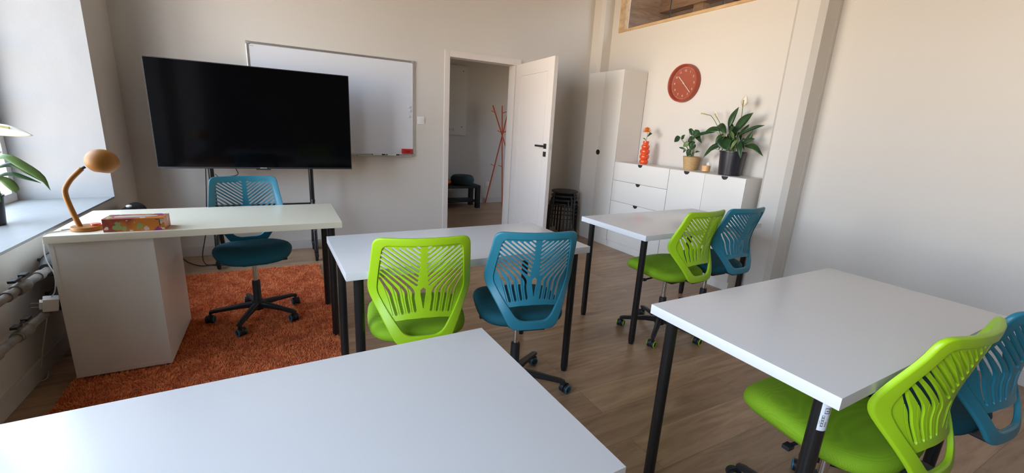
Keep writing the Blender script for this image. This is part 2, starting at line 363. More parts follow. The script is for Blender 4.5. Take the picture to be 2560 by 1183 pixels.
# right wall: clock wall with high interior window, nearer stretch slightly set back
OY0, OY1, OZ0, OZ1 = 2.35, 4.411, 2.511, 3.15
b = B(); TH = .13
add_box(b, (RX, 1.975, 0), (RX+TH, BY+.02, OZ0)); add_box(b, (RX, 1.975, OZ1), (RX+TH, BY+.02, CZ))
add_box(b, (RX, 1.975, OZ0), (RX+TH, OY0, OZ1)); add_box(b, (RX, OY1, OZ0), (RX+TH, BY+.02, OZ1))
add_box(b, (RX2, FY, 0), (RX2+TH, 1.975, CZ))
struct('wall_right', b, M['paint'])
b = B(); add_box(b, (LX-.02, FY-.12, 0), (RX2+TH, FY, CZ)); struct('wall_front', b, mat('front_wall_paint', (.30, .28, .25, 1), .8))
# chamfered pilasters
b = B(); c = .037
add_prism(b, [(RX+.02, 1.977), (3.593, 1.977), (3.593-c, 1.977+c), (3.593-c, 2.172), (3.593, 2.172+c), (RX+.02, 2.172+c)], 0, CZ); struct('trim_1', b, M['paint'])
b = B(); add_prism(b, [(RX+.02, 4.545), (3.606, 4.545), (3.606-c, 4.545+c), (3.569, BY+.01), (RX+.02, BY+.01)], 0, CZ); struct('trim_2', b, M['paint'])
# high interior window
we = empty('window_3', (RX, (OY0+OY1)/2, OZ0), kind='structure')
def wl3(bm, lo, hi, bev=.002): add_box(bm, (lo[0]-RX, lo[1]-(OY0+OY1)/2, lo[2]-OZ0), (hi[0]-RX, hi[1]-(OY0+OY1)/2, hi[2]-OZ0), bev)
fb = B(); t = .022
for lo__, hi__ in (((RX-.012, OY0-.006, OZ0-.006), (RX+.10, OY1+.006, OZ0+t)), ((RX-.012, OY0-.006, OZ1-t), (RX+.10, OY1+.006, OZ1+.006)), ((RX-.012, OY1-t, OZ0+t), (RX+.10, OY1+.006, OZ1-t)), ((RX-.012, OY0-.006, OZ0+t), (RX+.10, OY0+t, OZ1-t))): wl3(fb, lo__, hi__)
obj('window_frame', fb, M['pine'], we)
gb = B()
for a, c_ in ((3.683, OY1-t), (3.03, 3.677), (OY0+t, 3.024)): wl3(gb, (RX+.045, a, OZ0+t), (RX+.049, c_, OZ1-t), 0)
obj('pane', gb, M['glass'], we, smooth=False)
sb = B()
for a in (3.68, 3.027): wl3(sb, (RX+.043, a-.004, OZ0+t), (RX+.051, a+.004, OZ1-t), 0)
obj('glazing_joint', sb, M['blackmatte'], we, smooth=False)
# loft behind the high window: old beams
b = B(); add_box(b, (RX+TH, 1.6, 2.40), (6.3, 4.8, 2.44)); add_box(b, (6.2, 1.6, 2.4), (6.3, 4.8, 4.3)); add_box(b, (RX+TH, 4.74, 2.4), (6.3, 4.8, 4.3)); add_box(b, (RX+TH, 1.6, 4.25), (6.3, 4.8, 4.3)); add_box(b, (RX+TH-.02, 1.6, CZ), (RX+TH, 4.8, 4.3))
struct('wall_loft', b, m_wood('loft_boards', (0.17, 0.10, 0.06, 1), (0.30, 0.19, 0.12, 1), (1.2, 1.2, 9), .7))
for k, (x, z) in enumerate(((4.75, 3.02), (5.35, 3.42), (5.95, 3.8))):
    b = B(); add_box(b, (x-.08, 1.62, z-.08), (x+.08, 4.74, z+.08), .008); struct('trim_%d' % (k+3), b, M['beam'])
for k, y in enumerate((4.12, 3.2, 2.3)):
    b = B(); add_box(b, (4.69, y-.07, 2.44), (4.81, y+.07, 2.945), .008); add_box(b, (4.3, y-.05, 3.10), (6.2, y+.05, 3.22), .008); struct('trim_%d' % (k+6), b, M['beam'])
lp = bpy.data.lights.new('loft_fill', 'AREA'); lp.shape = 'RECTANGLE'; lp.size = 0.6; lp.size_y = 2.4; lp.energy = 12; lp.color = (1, .87, .74)  # added fill lamp, unseen, brightens the beams and boards
lo = bpy.data.objects.new('loft_fill', lp); COL.objects.link(lo); lo.location = (3.98, 3.2, 3.85); lo.rotation_euler = (0, -1.0, 0)
# skirting boards
SK = .09
b = B(); add_box(b, (LX, BY-.014, 0), (1.63, BY, SK), .002); add_box(b, (2.57, BY-.014, 0), (3.57, BY, SK), .002); struct('baseboard_back', b, M['skirt'])
b = B(); add_box(b, (LX, FY, 0), (LX+.014, BY-.014, SK), .002); struct('baseboard_left', b, M['skirt'])
b = B(); add_box(b, (RX2-.014, FY, 0), (RX2, 1.975, SK), .002); add_box(b, (3.578, 1.962, 0), (RX2, 1.977, SK), .002); struct('baseboard_right', b, M['skirt'])
# hallway beyond the door
b = B(); add_box(b, (.2, HY, 0), (5.2, HY+.12, 2.38)); struct('wall_hall_back', b, M['paint'])
b = B(); add_box(b, (.2, YB2, 0), (.3, HY, 2.38)); struct('wall_hall_left', b, M['paint'])
b = B(); add_box(b, (5.1, YB2, 0), (5.2, HY, 1.2)); add_box(b, (5.1, YB2, 2.1), (5.2, HY, 2.38)); add_box(b, (5.1, YB2, 1.2), (5.2, 5.4, 2.1)); add_box(b, (5.1, 6.2, 1.2), (5.2, HY, 2.1)); struct('wall_hall_right', b, M['paint'])  # opening in this unseen end wall added to brighten the hall
b = B(); add_box(b, (.2, YB2, 2.34), (5.2, HY+.12, 2.40)); struct('ceiling_hall', b, M['ceil'])
b = B(); add_box(b, (.3, HY-.014, 0), (5.1, HY, SK), .002); struct('baseboard_hall', b, M['skirt'])
# door frame and leaf
b = B()
add_box(b, (1.625, BY-.014, 0), (1.684, YB2+.014, 2.095), .002); add_box(b, (2.487, BY-.014, 0), (2.566, YB2+.014, 2.095), .002); add_box(b, (1.684, BY-.014, 2.03), (2.487, YB2+.014, 2.095), .002)
de = empty('door_1', (2.50, BY-.03, 0), kind='structure')
fo = obj('door_frame', b, M['door'], None); fo.parent = de; fo.location = (-2.50, -(BY-.03), 0)
LA = 1.6313
lf = B(); W_, H_ = .90, 2.028; th = .042
# local: x along leaf from hinge, y = thickness (towards +), z up ; room-facing face at y=0
def leaf_pt(): pass
add_box(lf, (0, .008, .012), (W_, th, H_), .002)
st = .13
add_box(lf, (0, 0, .012), (st, .012, H_), .0015); add_box(lf, (W_-st, 0, .012), (W_, .012, H_), .0015)
add_box(lf, (st, 0, .012), (W_-st, .012, .012+.21), .0015); add_box(lf, (st, 0, H_-.13), (W_-st, .012, H_), .0015)
add_box(lf, (st+.012, .004, .012+.222), (W_-st-.012, .012, H_-.142), .002)
leaf = obj('door_leaf', lf, M['door'], de, smooth=False); leaf.location = (-.006, 0, 0)
# direction of leaf: hinge -> free edge = (cos(LA), -sin(LA)); face normal toward -x
leaf.rotation_euler = (0, 0, -LA); 
hb = B()
hx, hz = W_-.075, 1.15
add_box(hb, (hx-.026, -.008, hz-.026), (hx+.026, 0, hz+.026), .002)
add_tube(hb, [(hx, -.005, hz), (hx, -.05, hz)], .009, 12); add_box(hb, (hx-.13, -.058, hz-.010), (hx+.012, -.042, hz+.010), .003)
obj('handle', hb, M['blackmatte'], leaf)
hb = B(); add_box(hb, (hx-.026, -.008, hz-.108), (hx+.026, 0, hz-.056), .002); obj('lock_plate', hb, M['blackmatte'], leaf)
hb = B(); add_box(hb, (W_-.001, .014, hz-.03), (W_+.002, .030, hz+.03), .001); obj('latch_plate', hb, M['steel'], leaf)

# ------------------------------------------------------------------ furniture: tables
def rounded_rect(hx_, hy_, r, n=5):
    out = []
    for cx, cy_, a0 in ((hx_-r, hy_-r, 0), (-hx_+r, hy_-r, PI/2), (-hx_+r, -hy_+r, PI), (hx_-r, -hy_+r, 3*PI/2)):
        for k in range(n+1): a = a0+PI/2*k/n; out.append((cx+r*math.cos(a), cy_+r*math.sin(a)))
    return out
TZ = 0.738
def top_bm(W2, D2):
    b = B(); add_box(b, (-W2, -D2, TZ-.034), (W2, D2, TZ), .0016); return b
def leg_bm(x, y):
    b = B(); add_lathe(b, [(0, 0), (.0165, 0), (.0165, .006), (.0185, .012), (.020, .03), (.020, TZ-.038), (.032, TZ-.036), (.032, TZ-.0345), (0, TZ-.0345)], 24, T(x, y, 0)); return b
def table(name, x, y, rz, label, hw=.6016, hd=.2971, group=None, legs=((1,1),(1,-1),(-1,1),(-1,-1))):
    t = empty(name, (x, y, 0), rz, label, 'table', group)
    obj('tabletop', top_bm(hw, hd), M['lam'], t)
    for sx_, sy_ in legs: obj('leg', leg_bm(sx_*(hw-.0555), sy_*(hd-.0555)), M['blackmetal'], t)
    return t
GT = 'white student tables with round black legs'
table('student_table', .7799, 1.9702, .0257, 'white student table in the middle, between the orange rug and the open door', group=GT)
table('student_table', 2.4584, 2.0987, .0432, 'white student table in front of the white drawer cabinet', group=GT)
ts = table('student_table', 1.7222, .7046, .0139, 'white student table at the lower right with a paper sticker on its leg', group=GT)
table('student_table', -.1056, .7306, .0323, 'nearest white student table, filling the bottom left of the view', group=GT)
# sticker wrapped round the near leg of the right table
sl = [o for o in ts.children if o.name.startswith('leg')][3]
b = B(); R0 = .0204; z0, z1 = TZ-.034-.098, TZ-.036; a0, a1 = -2.75, -1.35; n = 12
cx, cyy = -(.6016-.0555), -(.2971-.0555)
def wrap(bm, a0, a1, z0, z1, r, n=10):
    vs = []
    for k in range(n+1):
        a = a0+(a1-a0)*k/n; vs.append((bm.verts.new((cx+r*math.cos(a), cyy+r*math.sin(a), z0)), bm.verts.new((cx+r*math.cos(a), cyy+r*math.sin(a), z1))))
    for k in range(n): bm.faces.new((vs[k][0], vs[k+1][0], vs[k+1][1], vs[k][1]))
wrap(b, a0, a1, z0, z1, R0, 14); st_ = obj('sticker', b, M['sticker'], sl)
b = B(); am = (a0+a1)/2
wrap(b, a0+.25, a0+.55, z0+.012, z0+.045, R0+.0003, 4); wrap(b, a0+.40, a0+1.05, z0+.05, z0+.053, R0+.0003, 4); wrap(b, a0+.40, a0+1.05, z0+.064, z0+.067, R0+.0003, 4)
wrap(b, a0+.40, a0+.46, z0+.05, z0+.067, R0+.0003, 2); wrap(b, a0+.9, a0+1.05, z0+.05, z0+.067, R0+.0003, 2); wrap(b, a0+.55, a0+.85, z0+.056, z0+.060, R0+.0003, 3)
for dz in (.013, .018, .024): wrap(b, a0+.68, a0+.9, z0+dz, z0+dz+.0022, R0+.0003, 3)
wrap(b, a0+.76, a0+.82, z0+.013, z0+.026, R0+.0003, 2); wrap(b, a0+.10, a0+.14, z0+.018, z0+.03, R0+.0003, 2)
obj('printed_marks', b, M['grey'], st_, smooth=False)
b = B()
for dz in (.016, .024, .032, .040): wrap(b, a0+.32, a0+.48, z0+dz, z0+dz+.004, R0+.0006, 2)
obj('printed_letters', b, M['sticker'], st_, smooth=False)

# teacher desk
gd = empty('teacher_desk', (-.3378, 2.8674, 0), .0016, 'long off-white teacher desk with a solid cabinet end, standing on the orange rug', 'desk')
b = B(); add_box(b, (-.6185, -.3047, TZ-.034), (.6185, .3047, TZ), .0016); obj('desktop', b, M['desklam'], gd)
for s in (1, -1): obj('leg', leg_bm(.6185-.0555, s*(.3047-.0555)), M['blackmetal'], gd)
b = B(); x0, x1, y0, y1 = -.612, -.242, -.290, .287; zt = TZ-.034
add_box(b, (x0, y0, .025), (x0+.018, y1, zt), .001); add_box(b, (x1-.018, y0, .025), (x1, y1, zt), .001)
add_box(b, (x0+.018, y0+.0012, .03), (x1-.018, y0+.010, zt-.004), 0); add_box(b, (x0+.018, y0, zt-.016), (x1-.018, y1, zt), .001); add_box(b, (x0+.018, y0, .025), (x1-.018, y1, .045), .001)
cb = obj('side_cabinet', b, M['cab'], gd, smooth=False)
for k in range(4):
    b = B(); zz = .05+k*(zt-.07)/4; add_box(b, (x0+.020, y1-.016, zz), (x1-.020, y1+.002, zz+(zt-.07)/4-.005), .001); obj('drawer', b, M['cab'], cb, smooth=False)
del y0, y1

# ------------------------------------------------------------------ office chairs
def y_back(x, z):
    def ip(tab, z):
        if z <= tab[0][0]: return tab[0][1]
        for (a, va), (b_, vb) in zip(tab, tab[1:]):
            if z <= b_:
                t = (z-a)/(b_-a); t = t*t*(3-2*t); return va+(vb-va)*t
        return tab[-1][1]
    yc = ip(((.44, -.250), (.64, -.222), (.90, -.256)), z)
    k = ip(((.44, .9), (.655, 2.05), (.93, 1.1)), z)
    return yc + k*x*x
def smooth_poly(pts, radii, n=6):
    out = []; N = len(pts)
    for i in range(N):
        p = Vector(pts[i]); a = (Vector(pts[i-1])-p); b_ = (Vector(pts[(i+1) % N])-p); r = radii[i]
        la, lb = min(r, a.length*.48), min(r, b_.length*.48)
        A, C_ = p+a.normalized()*la, p+b_.normalized()*lb
        for k in range(n+1):
            t = k/n; out.append((1-t)**2*A+2*t*(1-t)*p+t*t*C_)
    return out
def resample(poly, n):
    P = [Vector(p) for p in poly]; L = [0]
    for i in range(len(P)): L.append(L[-1]+(P[(i+1) % len(P)]-P[i]).length)
    tot = L[-1]; out = []; j = 0
    for k in range(n):
        s = tot*k/n
        while L[j+1] < s: j += 1
        t = (s-L[j])/max(1e-9, L[j+1]-L[j]); out.append(P[j]*(1-t)+P[(j+1) % len(P)]*t)
    return out
def sym(half): return half + [(-x, z) for x, z in reversed(half)]
OUT_H = [(.185, .894), (.199, .775), (.213, .658), (.178, .590), (.103, .447)]
OUT_R = [.036, .12, .036, .10, .034]
INN_H = [(.152, .862), (.165, .775), (.176, .662), (.144, .597), (.070, .487)]
INN_R = [.024, .10, .024, .09, .036]
def ringpts(H, Rr, corr):
    return smooth_poly(sym(H), Rr+list(reversed(Rr)), corr)
def back_frame_bm():
    o_ = ringpts(OUT_H, OUT_R, 8); i_ = ringpts(INN_H, INN_R, 8)
    # densify straight spans equally
    def dens(P):
        out = []; N = len(P)
        for k in range(N):
            out.append(P[k])
            if (k % 9) == 8:
                for t in (.2, .4, .6, .8): out.append(P[k]*(1-t)+P[(k+1) % N]*t)
        return out
    o_, i_ = dens(o_), dens(i_)
    bm = B(); rings = []
    for p, q in zip(o_, i_):
        ring = []; zz = (p.y+q.y)/2
        tb = .0085
        for u, d in ((0, 0), (.02, -.6), (.07, -.92), (.14, -1), (.5, -1.02), (.88, -1), (.97, -.85), (1, -.3), (1, .5), (.93, .9), (.5, 1.0), (.1, .95), (.02, .6)):
            x, z = p.x*(1-u)+q.x*u, p.y*(1-u)+q.y*u
            ring.append(bm.verts.new((x, y_back(x, z)+d*tb, z)))
        rings.append(ring)
    N = len(rings); K = len(rings[0])
    for a in range(N):
        for k in range(K):
            bm.faces.new((rings[a][k], rings[(a+1) % N][k], rings[(a+1) % N][(k+1) % K], rings[a][(k+1) % K]))
    return bm
def stroke(pts, w):
    P = catmull([(x, z, 0) for x, z in pts], 5) if len(pts) > 2 else [Vector((x, z, 0)) for x, z in pts]
    L_, R_ = [], []
    for i, p in enumerate(P):
        d = (P[min(i+1, len(P)-1)]-P[max(i-1, 0)]).normalized(); nn = Vector((-d.y, d.x, 0))
        L_.append(p+nn*w/2); R_.append(p-nn*w/2)
    d0 = (P[0]-P[1]).normalized()*w*.45; d1 = (P[-1]-P[-2]).normalized()*w*.45
    out = L_+[L_[-1]*.75+R_[-1]*.25+d1, L_[-1]*.25+R_[-1]*.75+d1]+list(reversed(R_))+[R_[0]*.75+L_[0]*.25+d0, R_[0]*.25+L_[0]*.75+d0]
    return [(v.x, v.y) for v in out]
def slots():
    S = []; sl_ = .80; pitch = .0199
    for i in range(9):
        ze = .853-pitch*i; xs = .013+ (.003 if i < 5 else .003+.002*(i-4))
        xo = min(.150 + (.010 if i > 6 else 0), xs+(.852-ze)/sl_)
        if xo-xs < .008: xo = xs+.010
        S.append(([(xs, ze), (xo, ze+sl_*(xo-xs))], .0088))
    bends = [((.044, .684), (.031, .586)), ((.071, .682), (.055, .582)), ((.099, .676), (.080, .577)), ((.127, .666), (.104, .572))]
    for i, ((bx, bz), (ex, ez)) in enumerate(bends):
        zo = .853-pitch*(9+i)+sl_*(.155-.026); xo = .156+.002*i
        S.append(([(xo, zo), ((xo+bx)/2+.004, bz+(zo-bz)*.55), (bx, bz-.008), ((bx+ex)/2+.001, (bz+ez)/2), (ex, ez)], .0112))
    out = []
    for (bx, bz), (ex, ez) in bends:      # thin pressed lines beside the bent slots
        S.append(([(bx+.022, bz+.018), (bx+.0145, bz-.004), ((bx+ex)/2+.0135, (bz+ez)/2), (ex+.0125, ez-.004)], .0020))
    for p, w_ in S:
        out.append(stroke(p, w_)); out.append(stroke([(-x, z) for x, z in p], w_))
    out.append([(0, .685), (.011, .674), (.011, .655), (.002, .596), (-.002, .596), (-.011, .655), (-.011, .674)])
    return out
def pip(x, y, poly):
    c = False; n = len(poly)
    for i in range(n):
        x1, y1 = poly[i]; x2, y2 = poly[i-1]
        if (y1 > y) != (y2 > y) and x < (x2-x1)*(y-y1)/(y2-y1)+x1: c = not c
    return c
def back_panel_bm():
    outer_h = [(.155, .869), (.168, .775), (.179, .660), (.149, .594), (.118, .545), (.0, .558)]
    full = outer_h[:-1] + [(0.06, .555), (0.0, .558), (-.06, .555)] + [(-x, z) for x, z in reversed(outer_h[:-1])]
    outer = [(v.x, v.y) for v in resample(full, 130)]
    holes = slots()
    V = []; E = []
    def loop(P):
        s = len(V); V.extend(Vector(p) for p in P)
        for i in range(len(P)): E.append((s+i, s+(i+1) % len(P)))
    loop(outer)
    for h in holes: loop(h)
    g = .016; x = -.18
    while x < .18:
        z = .54
        while z < .87:
            if pip(x, z, outer) and not any(pip(x, z, h) for h in holes): V.append(Vector((x, z)))
            z += g
        x += g
    vo, eo, fo_, *_ = delaunay_2d_cdt(V, E, [], 1, 1e-5)
    tris = []
    for f in fo_:
        cxx = sum(vo[i].x for i in f)/len(f); czz = sum(vo[i].y for i in f)/len(f)
        if not pip(cxx, czz, outer): continue
        if any(pip(cxx, czz, h) for h in holes): continue
        tris.append(f)
    bm = B(); fr, bk_ = {}, {}
    def gv(d, i, off):
        if i not in d: d[i] = bm.verts.new((vo[i].x, y_back(vo[i].x, vo[i].y)+off, vo[i].y))
        return d[i]
    cnt = {}
    for f in tris:
        bm.faces.new([gv(fr, i, .0070) for i in f]); bm.faces.new([gv(bk_, i, -.0005) for i in reversed(f)])
        for k in range(len(f)):
            a, b2 = f[k], f[(k+1) % len(f)]; cnt[(min(a, b2), max(a, b2))] = cnt.get((min(a, b2), max(a, b2)), 0)+1
    for (a, b2), n_ in cnt.items():
        if n_ == 1: bm.faces.new((fr[a], fr[b2], bk_[b2], bk_[a]))
    return bm
def seat_bm():
    bm = B(); NA, rings = 56, []
    # (scale, z offset) profile from top centre to the bottom centre
    prof = [(.0, .0), (.25, .001), (.5, .002), (.72, .003), (.86, .0), (.94, -.008), (.985, -.020), (1.0, -.034), (.985, -.048), (.94, -.058), (.84, -.064), (.5, -.066), (0, -.066)]
    for s, dz in prof:
        ring = []
        for k in range(NA if s > 0 else 1):
            a = 2*PI*k/NA; ca, sa = math.cos(a), math.sin(a); e = .6
            x = .214*math.copysign(abs(ca)**e, ca)*s; y = .222*math.copysign(abs(sa)**e, sa)*s
            if y > 0: x *= 1-.12*(y/.222)**2
            else: x *= 1-.06*(y/.222)**2
            y = y+.030
            yy = y/.25
            sad = .010*math.cos((yy-.45)*PI*1.15) - .012*max(0, yy-.5)*2 + .008*(abs(x)/.214)**3
            ring.append(bm.verts.new((x, y, .491+dz+(sad if dz > -.05 else sad*.6))))
        rings.append(ring)
    for i in range(len(rings)-1):
        A, Bq = rings[i], rings[i+1]
        for k in range(NA):
            k2 = (k+1) % NA
            if len(A) == 1: bm.faces.new((A[0], Bq[k], Bq[k2]))
            elif len(Bq) == 1: bm.faces.new((A[k2], A[k], Bq[0]))
            else: bm.faces.new((A[k], Bq[k], Bq[k2], A[k2]))
    return bm
def star_bm():
    bm = B()
    add_lathe(bm, [(0, .055), (.032, .055), (.036, .065), (.036, .10), (.030, .118), (0, .118)], 24)
    for k in range(5):
        Mx = R(2*PI*k/5, 'Z'); P = [(.02, 0, .088), (.10, 0, .086), (.19, 0, .076), (.245, 0, .070), (.268, 0, .064)]
        W_ = [.021, .019, .016, .015, .013]; Hh = [.020, .016, .012, .012, .010]; rings = []
        for p, ww, hh in zip(P, W_, Hh):
            rings.append([bm.verts.new(Mx @ Vector((p[0], ww*math.copysign(abs(math.cos(t))**.6, math.cos(t)), p[2]+hh*math.copysign(abs(math.sin(t))**.6, math.sin(t))))) for t in [2*PI*q/12 for q in range(12)]])
        for i in range(len(rings)-1):
            for q in range(12): bm.faces.new((rings[i][q], rings[i][(q+1) % 12], rings[i+1][(q+1) % 12], rings[i+1][q]))
        bm.faces.new(rings[0]); bm.faces.new(list(reversed(rings[-1])))
    return bm
MB_, MF_, MP_, MS_, MST = back_frame_bm(), None, back_panel_bm(), seat_bm(), star_bm()
def cpbm(bm): return bm.copy()
def make_chair(plastic, fab, label, rims=True):
    t = empty('office_chair', (0, 0, 0), 0, label, 'chair')
    obj('seat', cpbm(MS_), fab, t, angle=1.2)
    bf = obj('backrest_frame', cpbm(MB_), plastic, t, angle=.9); wn = bf.modifiers.new('weighted', 'WEIGHTED_NORMAL'); wn.keep_sharp = True; wn.weight = 90
    obj('backrest_panel', cpbm(MP_), plastic, bf, angle=.5)
    b = B(); add_box(b, (-.07, -.10, .385), (.07, .12, .412), .008); add_box(b, (-.10, -.12, .405), (.10, .16, .416), .003); add_tube(b, catmull([(-.05, .03, .395), (-.12, .035, .392), (-.16, .04, .388)], 4), .006, 8); add_box(b, (-.185, .028, .381), (-.155, .052, .395), .004)
    obj('seat_mechanism', b, M['blackplastic'], t)
    b = B(); add_box(b, (-.06, -.240, .436), (.06, -.05, .446), .004); add_box(b, (-.05, -.10, .405), (.05, -.03, .44), .004)
    obj('back_bracket', b, M['blackplastic'], t)
    b = B(); add_lathe(b, [(0, .10), (.014, .10), (.014, .39), (0, .39)], 20); obj('gas_lift', b, M['chrome'], t)
    b = B(); add_lathe(b, [(.026, .10), (.026, .13), (.024, .135), (.0235, .245), (.022, .252), (.0145, .254), (.0145, .24)], 24); obj('lift_shroud', b, M['blackplastic'], t)
    sbase = obj('star_base', cpbm(MST), M['blackplastic'], t)
    for k in range(5):
        a = 2*PI*k/5; b = B(); Mx = T(.262*math.cos(a), .262*math.sin(a), 0) @ R(a+.9+k*1.7, 'Z')
        add_tube(b, [(0, 0, .045), (0, 0, .070)], .008, 10, M=Mx)
        for s in (-1, 1):
            add_lathe(b, [(0, -.009), (.020, -.009), (.0245, -.006), (.0245, .006), (.020, .009), (0, .009)], 24, Mx @ T(.014, s*.015, .0245) @ R(PI/2, 'X'))
        hood = B(); add_lathe(hood, [(0, -.0065), (.027, -.0065), (.027, .0065), (0, .0065)], 20)
        merge(b, hood, Mx @ T(.012, 0, .030) @ R(PI/2, 'X'))
        cs_ = obj('caster', b, M['blackplastic'], sbase)
        if rims and True:
            for s in (-1, 1):
                b = B(); add_lathe(b, [(.0165, 0), (.0165, .0024), (.0205, .0030), (.0235, .0015), (.0240, -.002)], 28, Mx @ T(.014, s*.0225, .0245) @ R(-s*PI/2, 'X')); obj('wheel_rim', b, plastic, cs_)
    return t
def place_chair(root, x, y, rz, ph, label, first=False, group=None):
    o = root if first else dup(root, (x, y, 0), rz, label, group)
    o.location = (x, y, 0); o.rotation_euler = (0, 0, rz); o['label'] = label
    if group: o['group'] = group
    for ch in o.children:
        if ch.name.startswith('star_base'): ch.rotation_euler = (0, 0, ph)
    return o
gch = make_chair(M['green'], M['greenfab'], 'x'); tch = make_chair(M['teal'], M['tealfab'], 'x')
GG, GB = 'lime green swivel chairs with slotted plastic backs', 'teal blue swivel chairs with slotted plastic backs'
place_chair(gch, .495, 1.77, -.161, .58, 'lime green swivel chair pushed under the middle white table', True, GG)
place_chair(gch, 2.239, 1.902, .073, -.086, 'lime green swivel chair at the table in front of the white drawers', group=GG)
place_chair(gch, 1.5162, .5372, -.0096, 1.58, 'lime green swivel chair under the stickered table at the lower right, partly cut off', group=GG)
place_chair(tch, .993, 1.720, -.22, -.438, 'teal blue swivel chair at the middle white table, beside the green one', True, GB)
place_chair(tch, 2.672, 1.919, .0, .0, 'teal blue swivel chair at the far right table by the cabinet end', group=GB)
place_chair(tch, 1.9661, .5123, -.0689, 3.525, 'teal blue swivel chair at the right edge of the picture, partly cut off', group=GB)
dk = place_chair(tch, -.201, 3.046, 3.263, -5.187, 'teal blue swivel chair behind the teacher desk, facing the camera on the rug', group=GB)
dk.location.z = .022

# ------------------------------------------------------------------ cabinets along the clock wall
CR = math.atan(.0289)
def half_disc(bm, M_, r=.030, th=.004, full=False, a0=PI, a1=2*PI):
    n = 14; t = bmesh.new()
    A = [t.verts.new((r*math.cos(a0+(a1-a0)*k/n), 0, r*math.sin(a0+(a1-a0)*k/n))) for k in range(n+1)]
    f = t.faces.new(A); g_ = bmesh.ops.extrude_face_region(t, geom=[f]); bmesh.ops.translate(t, verts=[v for v in g_['geom'] if isinstance(v, bmesh.types.BMVert)], vec=(0, -th, 0))
    merge(bm, t, M_)
# local frame: x = -> depth into wall, y along the row, z up ; front face at x=0
def cabinet(name, y0, y1, depth, H, label, cat, doors):
    a = (3.4222-.0289*(y0-2.2392), y0)
    t = empty(name, (a[0], a[1], 0), CR, label, cat)
    Ln = y1-y0; b = B(); e = .018
    add_box(b, (e, 0, 0), (depth, e, H), .001); add_box(b, (e, Ln-e, 0), (depth, Ln, H), .001)
    add_box(b, (e, e, H-e), (depth, Ln-e, H), .001); add_box(b, (e+.002, e, 0), (e+.014, Ln-e, .075), .001); add_box(b, (depth-.01, e, .02), (depth-.004, Ln-e, H-e), 0)
    add_box(b, (e+.004, e, .07), (depth-.01, Ln-e, .085), 0)
    obj('body', b, M['cab'], t)
    b = B(); add_box(b, (e+.004, e, .085), (e+.010, Ln-e, H-e), 0); obj('gap_shade', b, M['dark'], t, smooth=False)  # dark sheet just behind the fronts, painted shade for the gaps
    for kind, ya, yb, za, zb, hpos in doors:
        g = .0015; b = B(); add_box(b, (0, ya+g, za+g), (e-.001, yb-g, zb-g), .0012)
        d = obj(kind, b, M['cab'], t)
        if hpos:
            hb = B()
            if hpos == 'top': half_disc(hb, T(-.0005, (ya+yb)/2, zb-.001) @ R(-PI/2, 'Z'))
            elif hpos == 'sideA': half_disc(hb, T(-.0005, ya+g, 1.093) @ R(-PI/2, 'Z'), a0=PI/2, a1=3*PI/2)
            elif hpos == 'sideB': half_disc(hb, T(-.0005, yb-g, 1.093) @ R(-PI/2, 'Z'), a0=-PI/2, a1=PI/2)
            obj('handle', hb, M['blackmatte'], d, smooth=False)
    return t
CH = 1.0075
cabinet('drawer_cabinet', 3.0396, 3.826, .292, CH, 'low white drawer cabinet with half-round black finger pulls, right of the tall wardrobe', 'cabinet',
        [('drawer', 0, .786, z0_, z1_, 'top') for z0_, z1_ in ((.80, CH), (.562, .80), (.325, .562), (.085, .325))])
cabinet('door_cabinet', 2.2392, 3.0376, .292, CH, 'low white two-door cabinet below the potted plants', 'cabinet',
        [('door', .395, .798, .085, CH, 'top'), ('door', 0, .395, .085, CH, 'top')])
cabinet('wardrobe', 3.829, 4.425, .352, 2.007, 'tall white two-door wardrobe with one round black pull in the corner', 'wardrobe',
        [('door', .0, .305, .075, 2.007, 'sideB'), ('door', .305, .596, .075, 2.007, 'sideA')])

# ------------------------------------------------------------------ clock
ck = empty('wall_clock', (RX, 3.295, 1.858), 0, 'round rust red wall clock with white numerals above the cabinets', 'clock')
RYM = R(-PI/2, 'Y')      # lathe axis z -> -x
b = B(); add_lathe(b, [(0, 0), (.180, 0), (.186, .004), (.188, .02), (.185, .054), (.182, .060), (.177, .061), (.171, .057), (.165, .020), (0, .020)], 72, RYM); obj('case', b, M['clock'], ck, angle=.9)
b = B(); add_lathe(b, [(0, .0205), (.164, .0205), (.164, .022), (0, .022)], 64, RYM); cf = obj('dial', b, M['clockface'], ck)
# dial frame: right (viewer) = -y, up = z, out = -x
DM = Matrix(((0, 0, -1, -.0222), (-1, 0, 0, 0), (0, 1, 0, 0), (0, 0, 0, 1)))
for h in range(1, 13):
    a = PI/2-2*PI*h/12; tb = text_bm(str(h), .029, .0003); nb = B(); merge(nb, tb, DM @ T(.123*math.cos(a), .123*math.sin(a), .0004)); obj('numeral', nb, M['white'], cf, smooth=False)
nb = B()
for k in range(60):
    a = 2*PI*k/60; r0_, w2 = (.150, .0016) if k % 5 else (.147, .0024)
    add_box(nb, (r0_, -w2/2, .0002), (.156, w2/2, .0008), 0, DM @ R(a, 'Z'))
mt = obj('minute_marks', nb, M['white'], cf, smooth=False)
def hand(name, ang, ln, tail, w2, z):
    nb = B(); add_box(nb, (-tail, -w2/2, z), (ln, w2/2, z+.0012), 0, DM @ R(PI/2-ang, 'Z')); obj(name, nb, M['white'], ck, smooth=False)
hand('hour_hand', 2*PI*10.42/12, .100, .006, .0062, .006); hand('minute_hand', 2*PI*22.4/60, .132, .006, .0056, .009)
nb = B(); add_lathe(nb, [(0, .002), (.006, .002), (.006, .014), (0, .014)], 20, DM); obj('hub', nb, M['white'], ck)
nb = B(); add_lathe(nb, [(0, .0485), (.169, .0485), (.169, .0505), (0, .0505)], 64, RYM); obj('clock_glass', nb, M['glass'], ck)

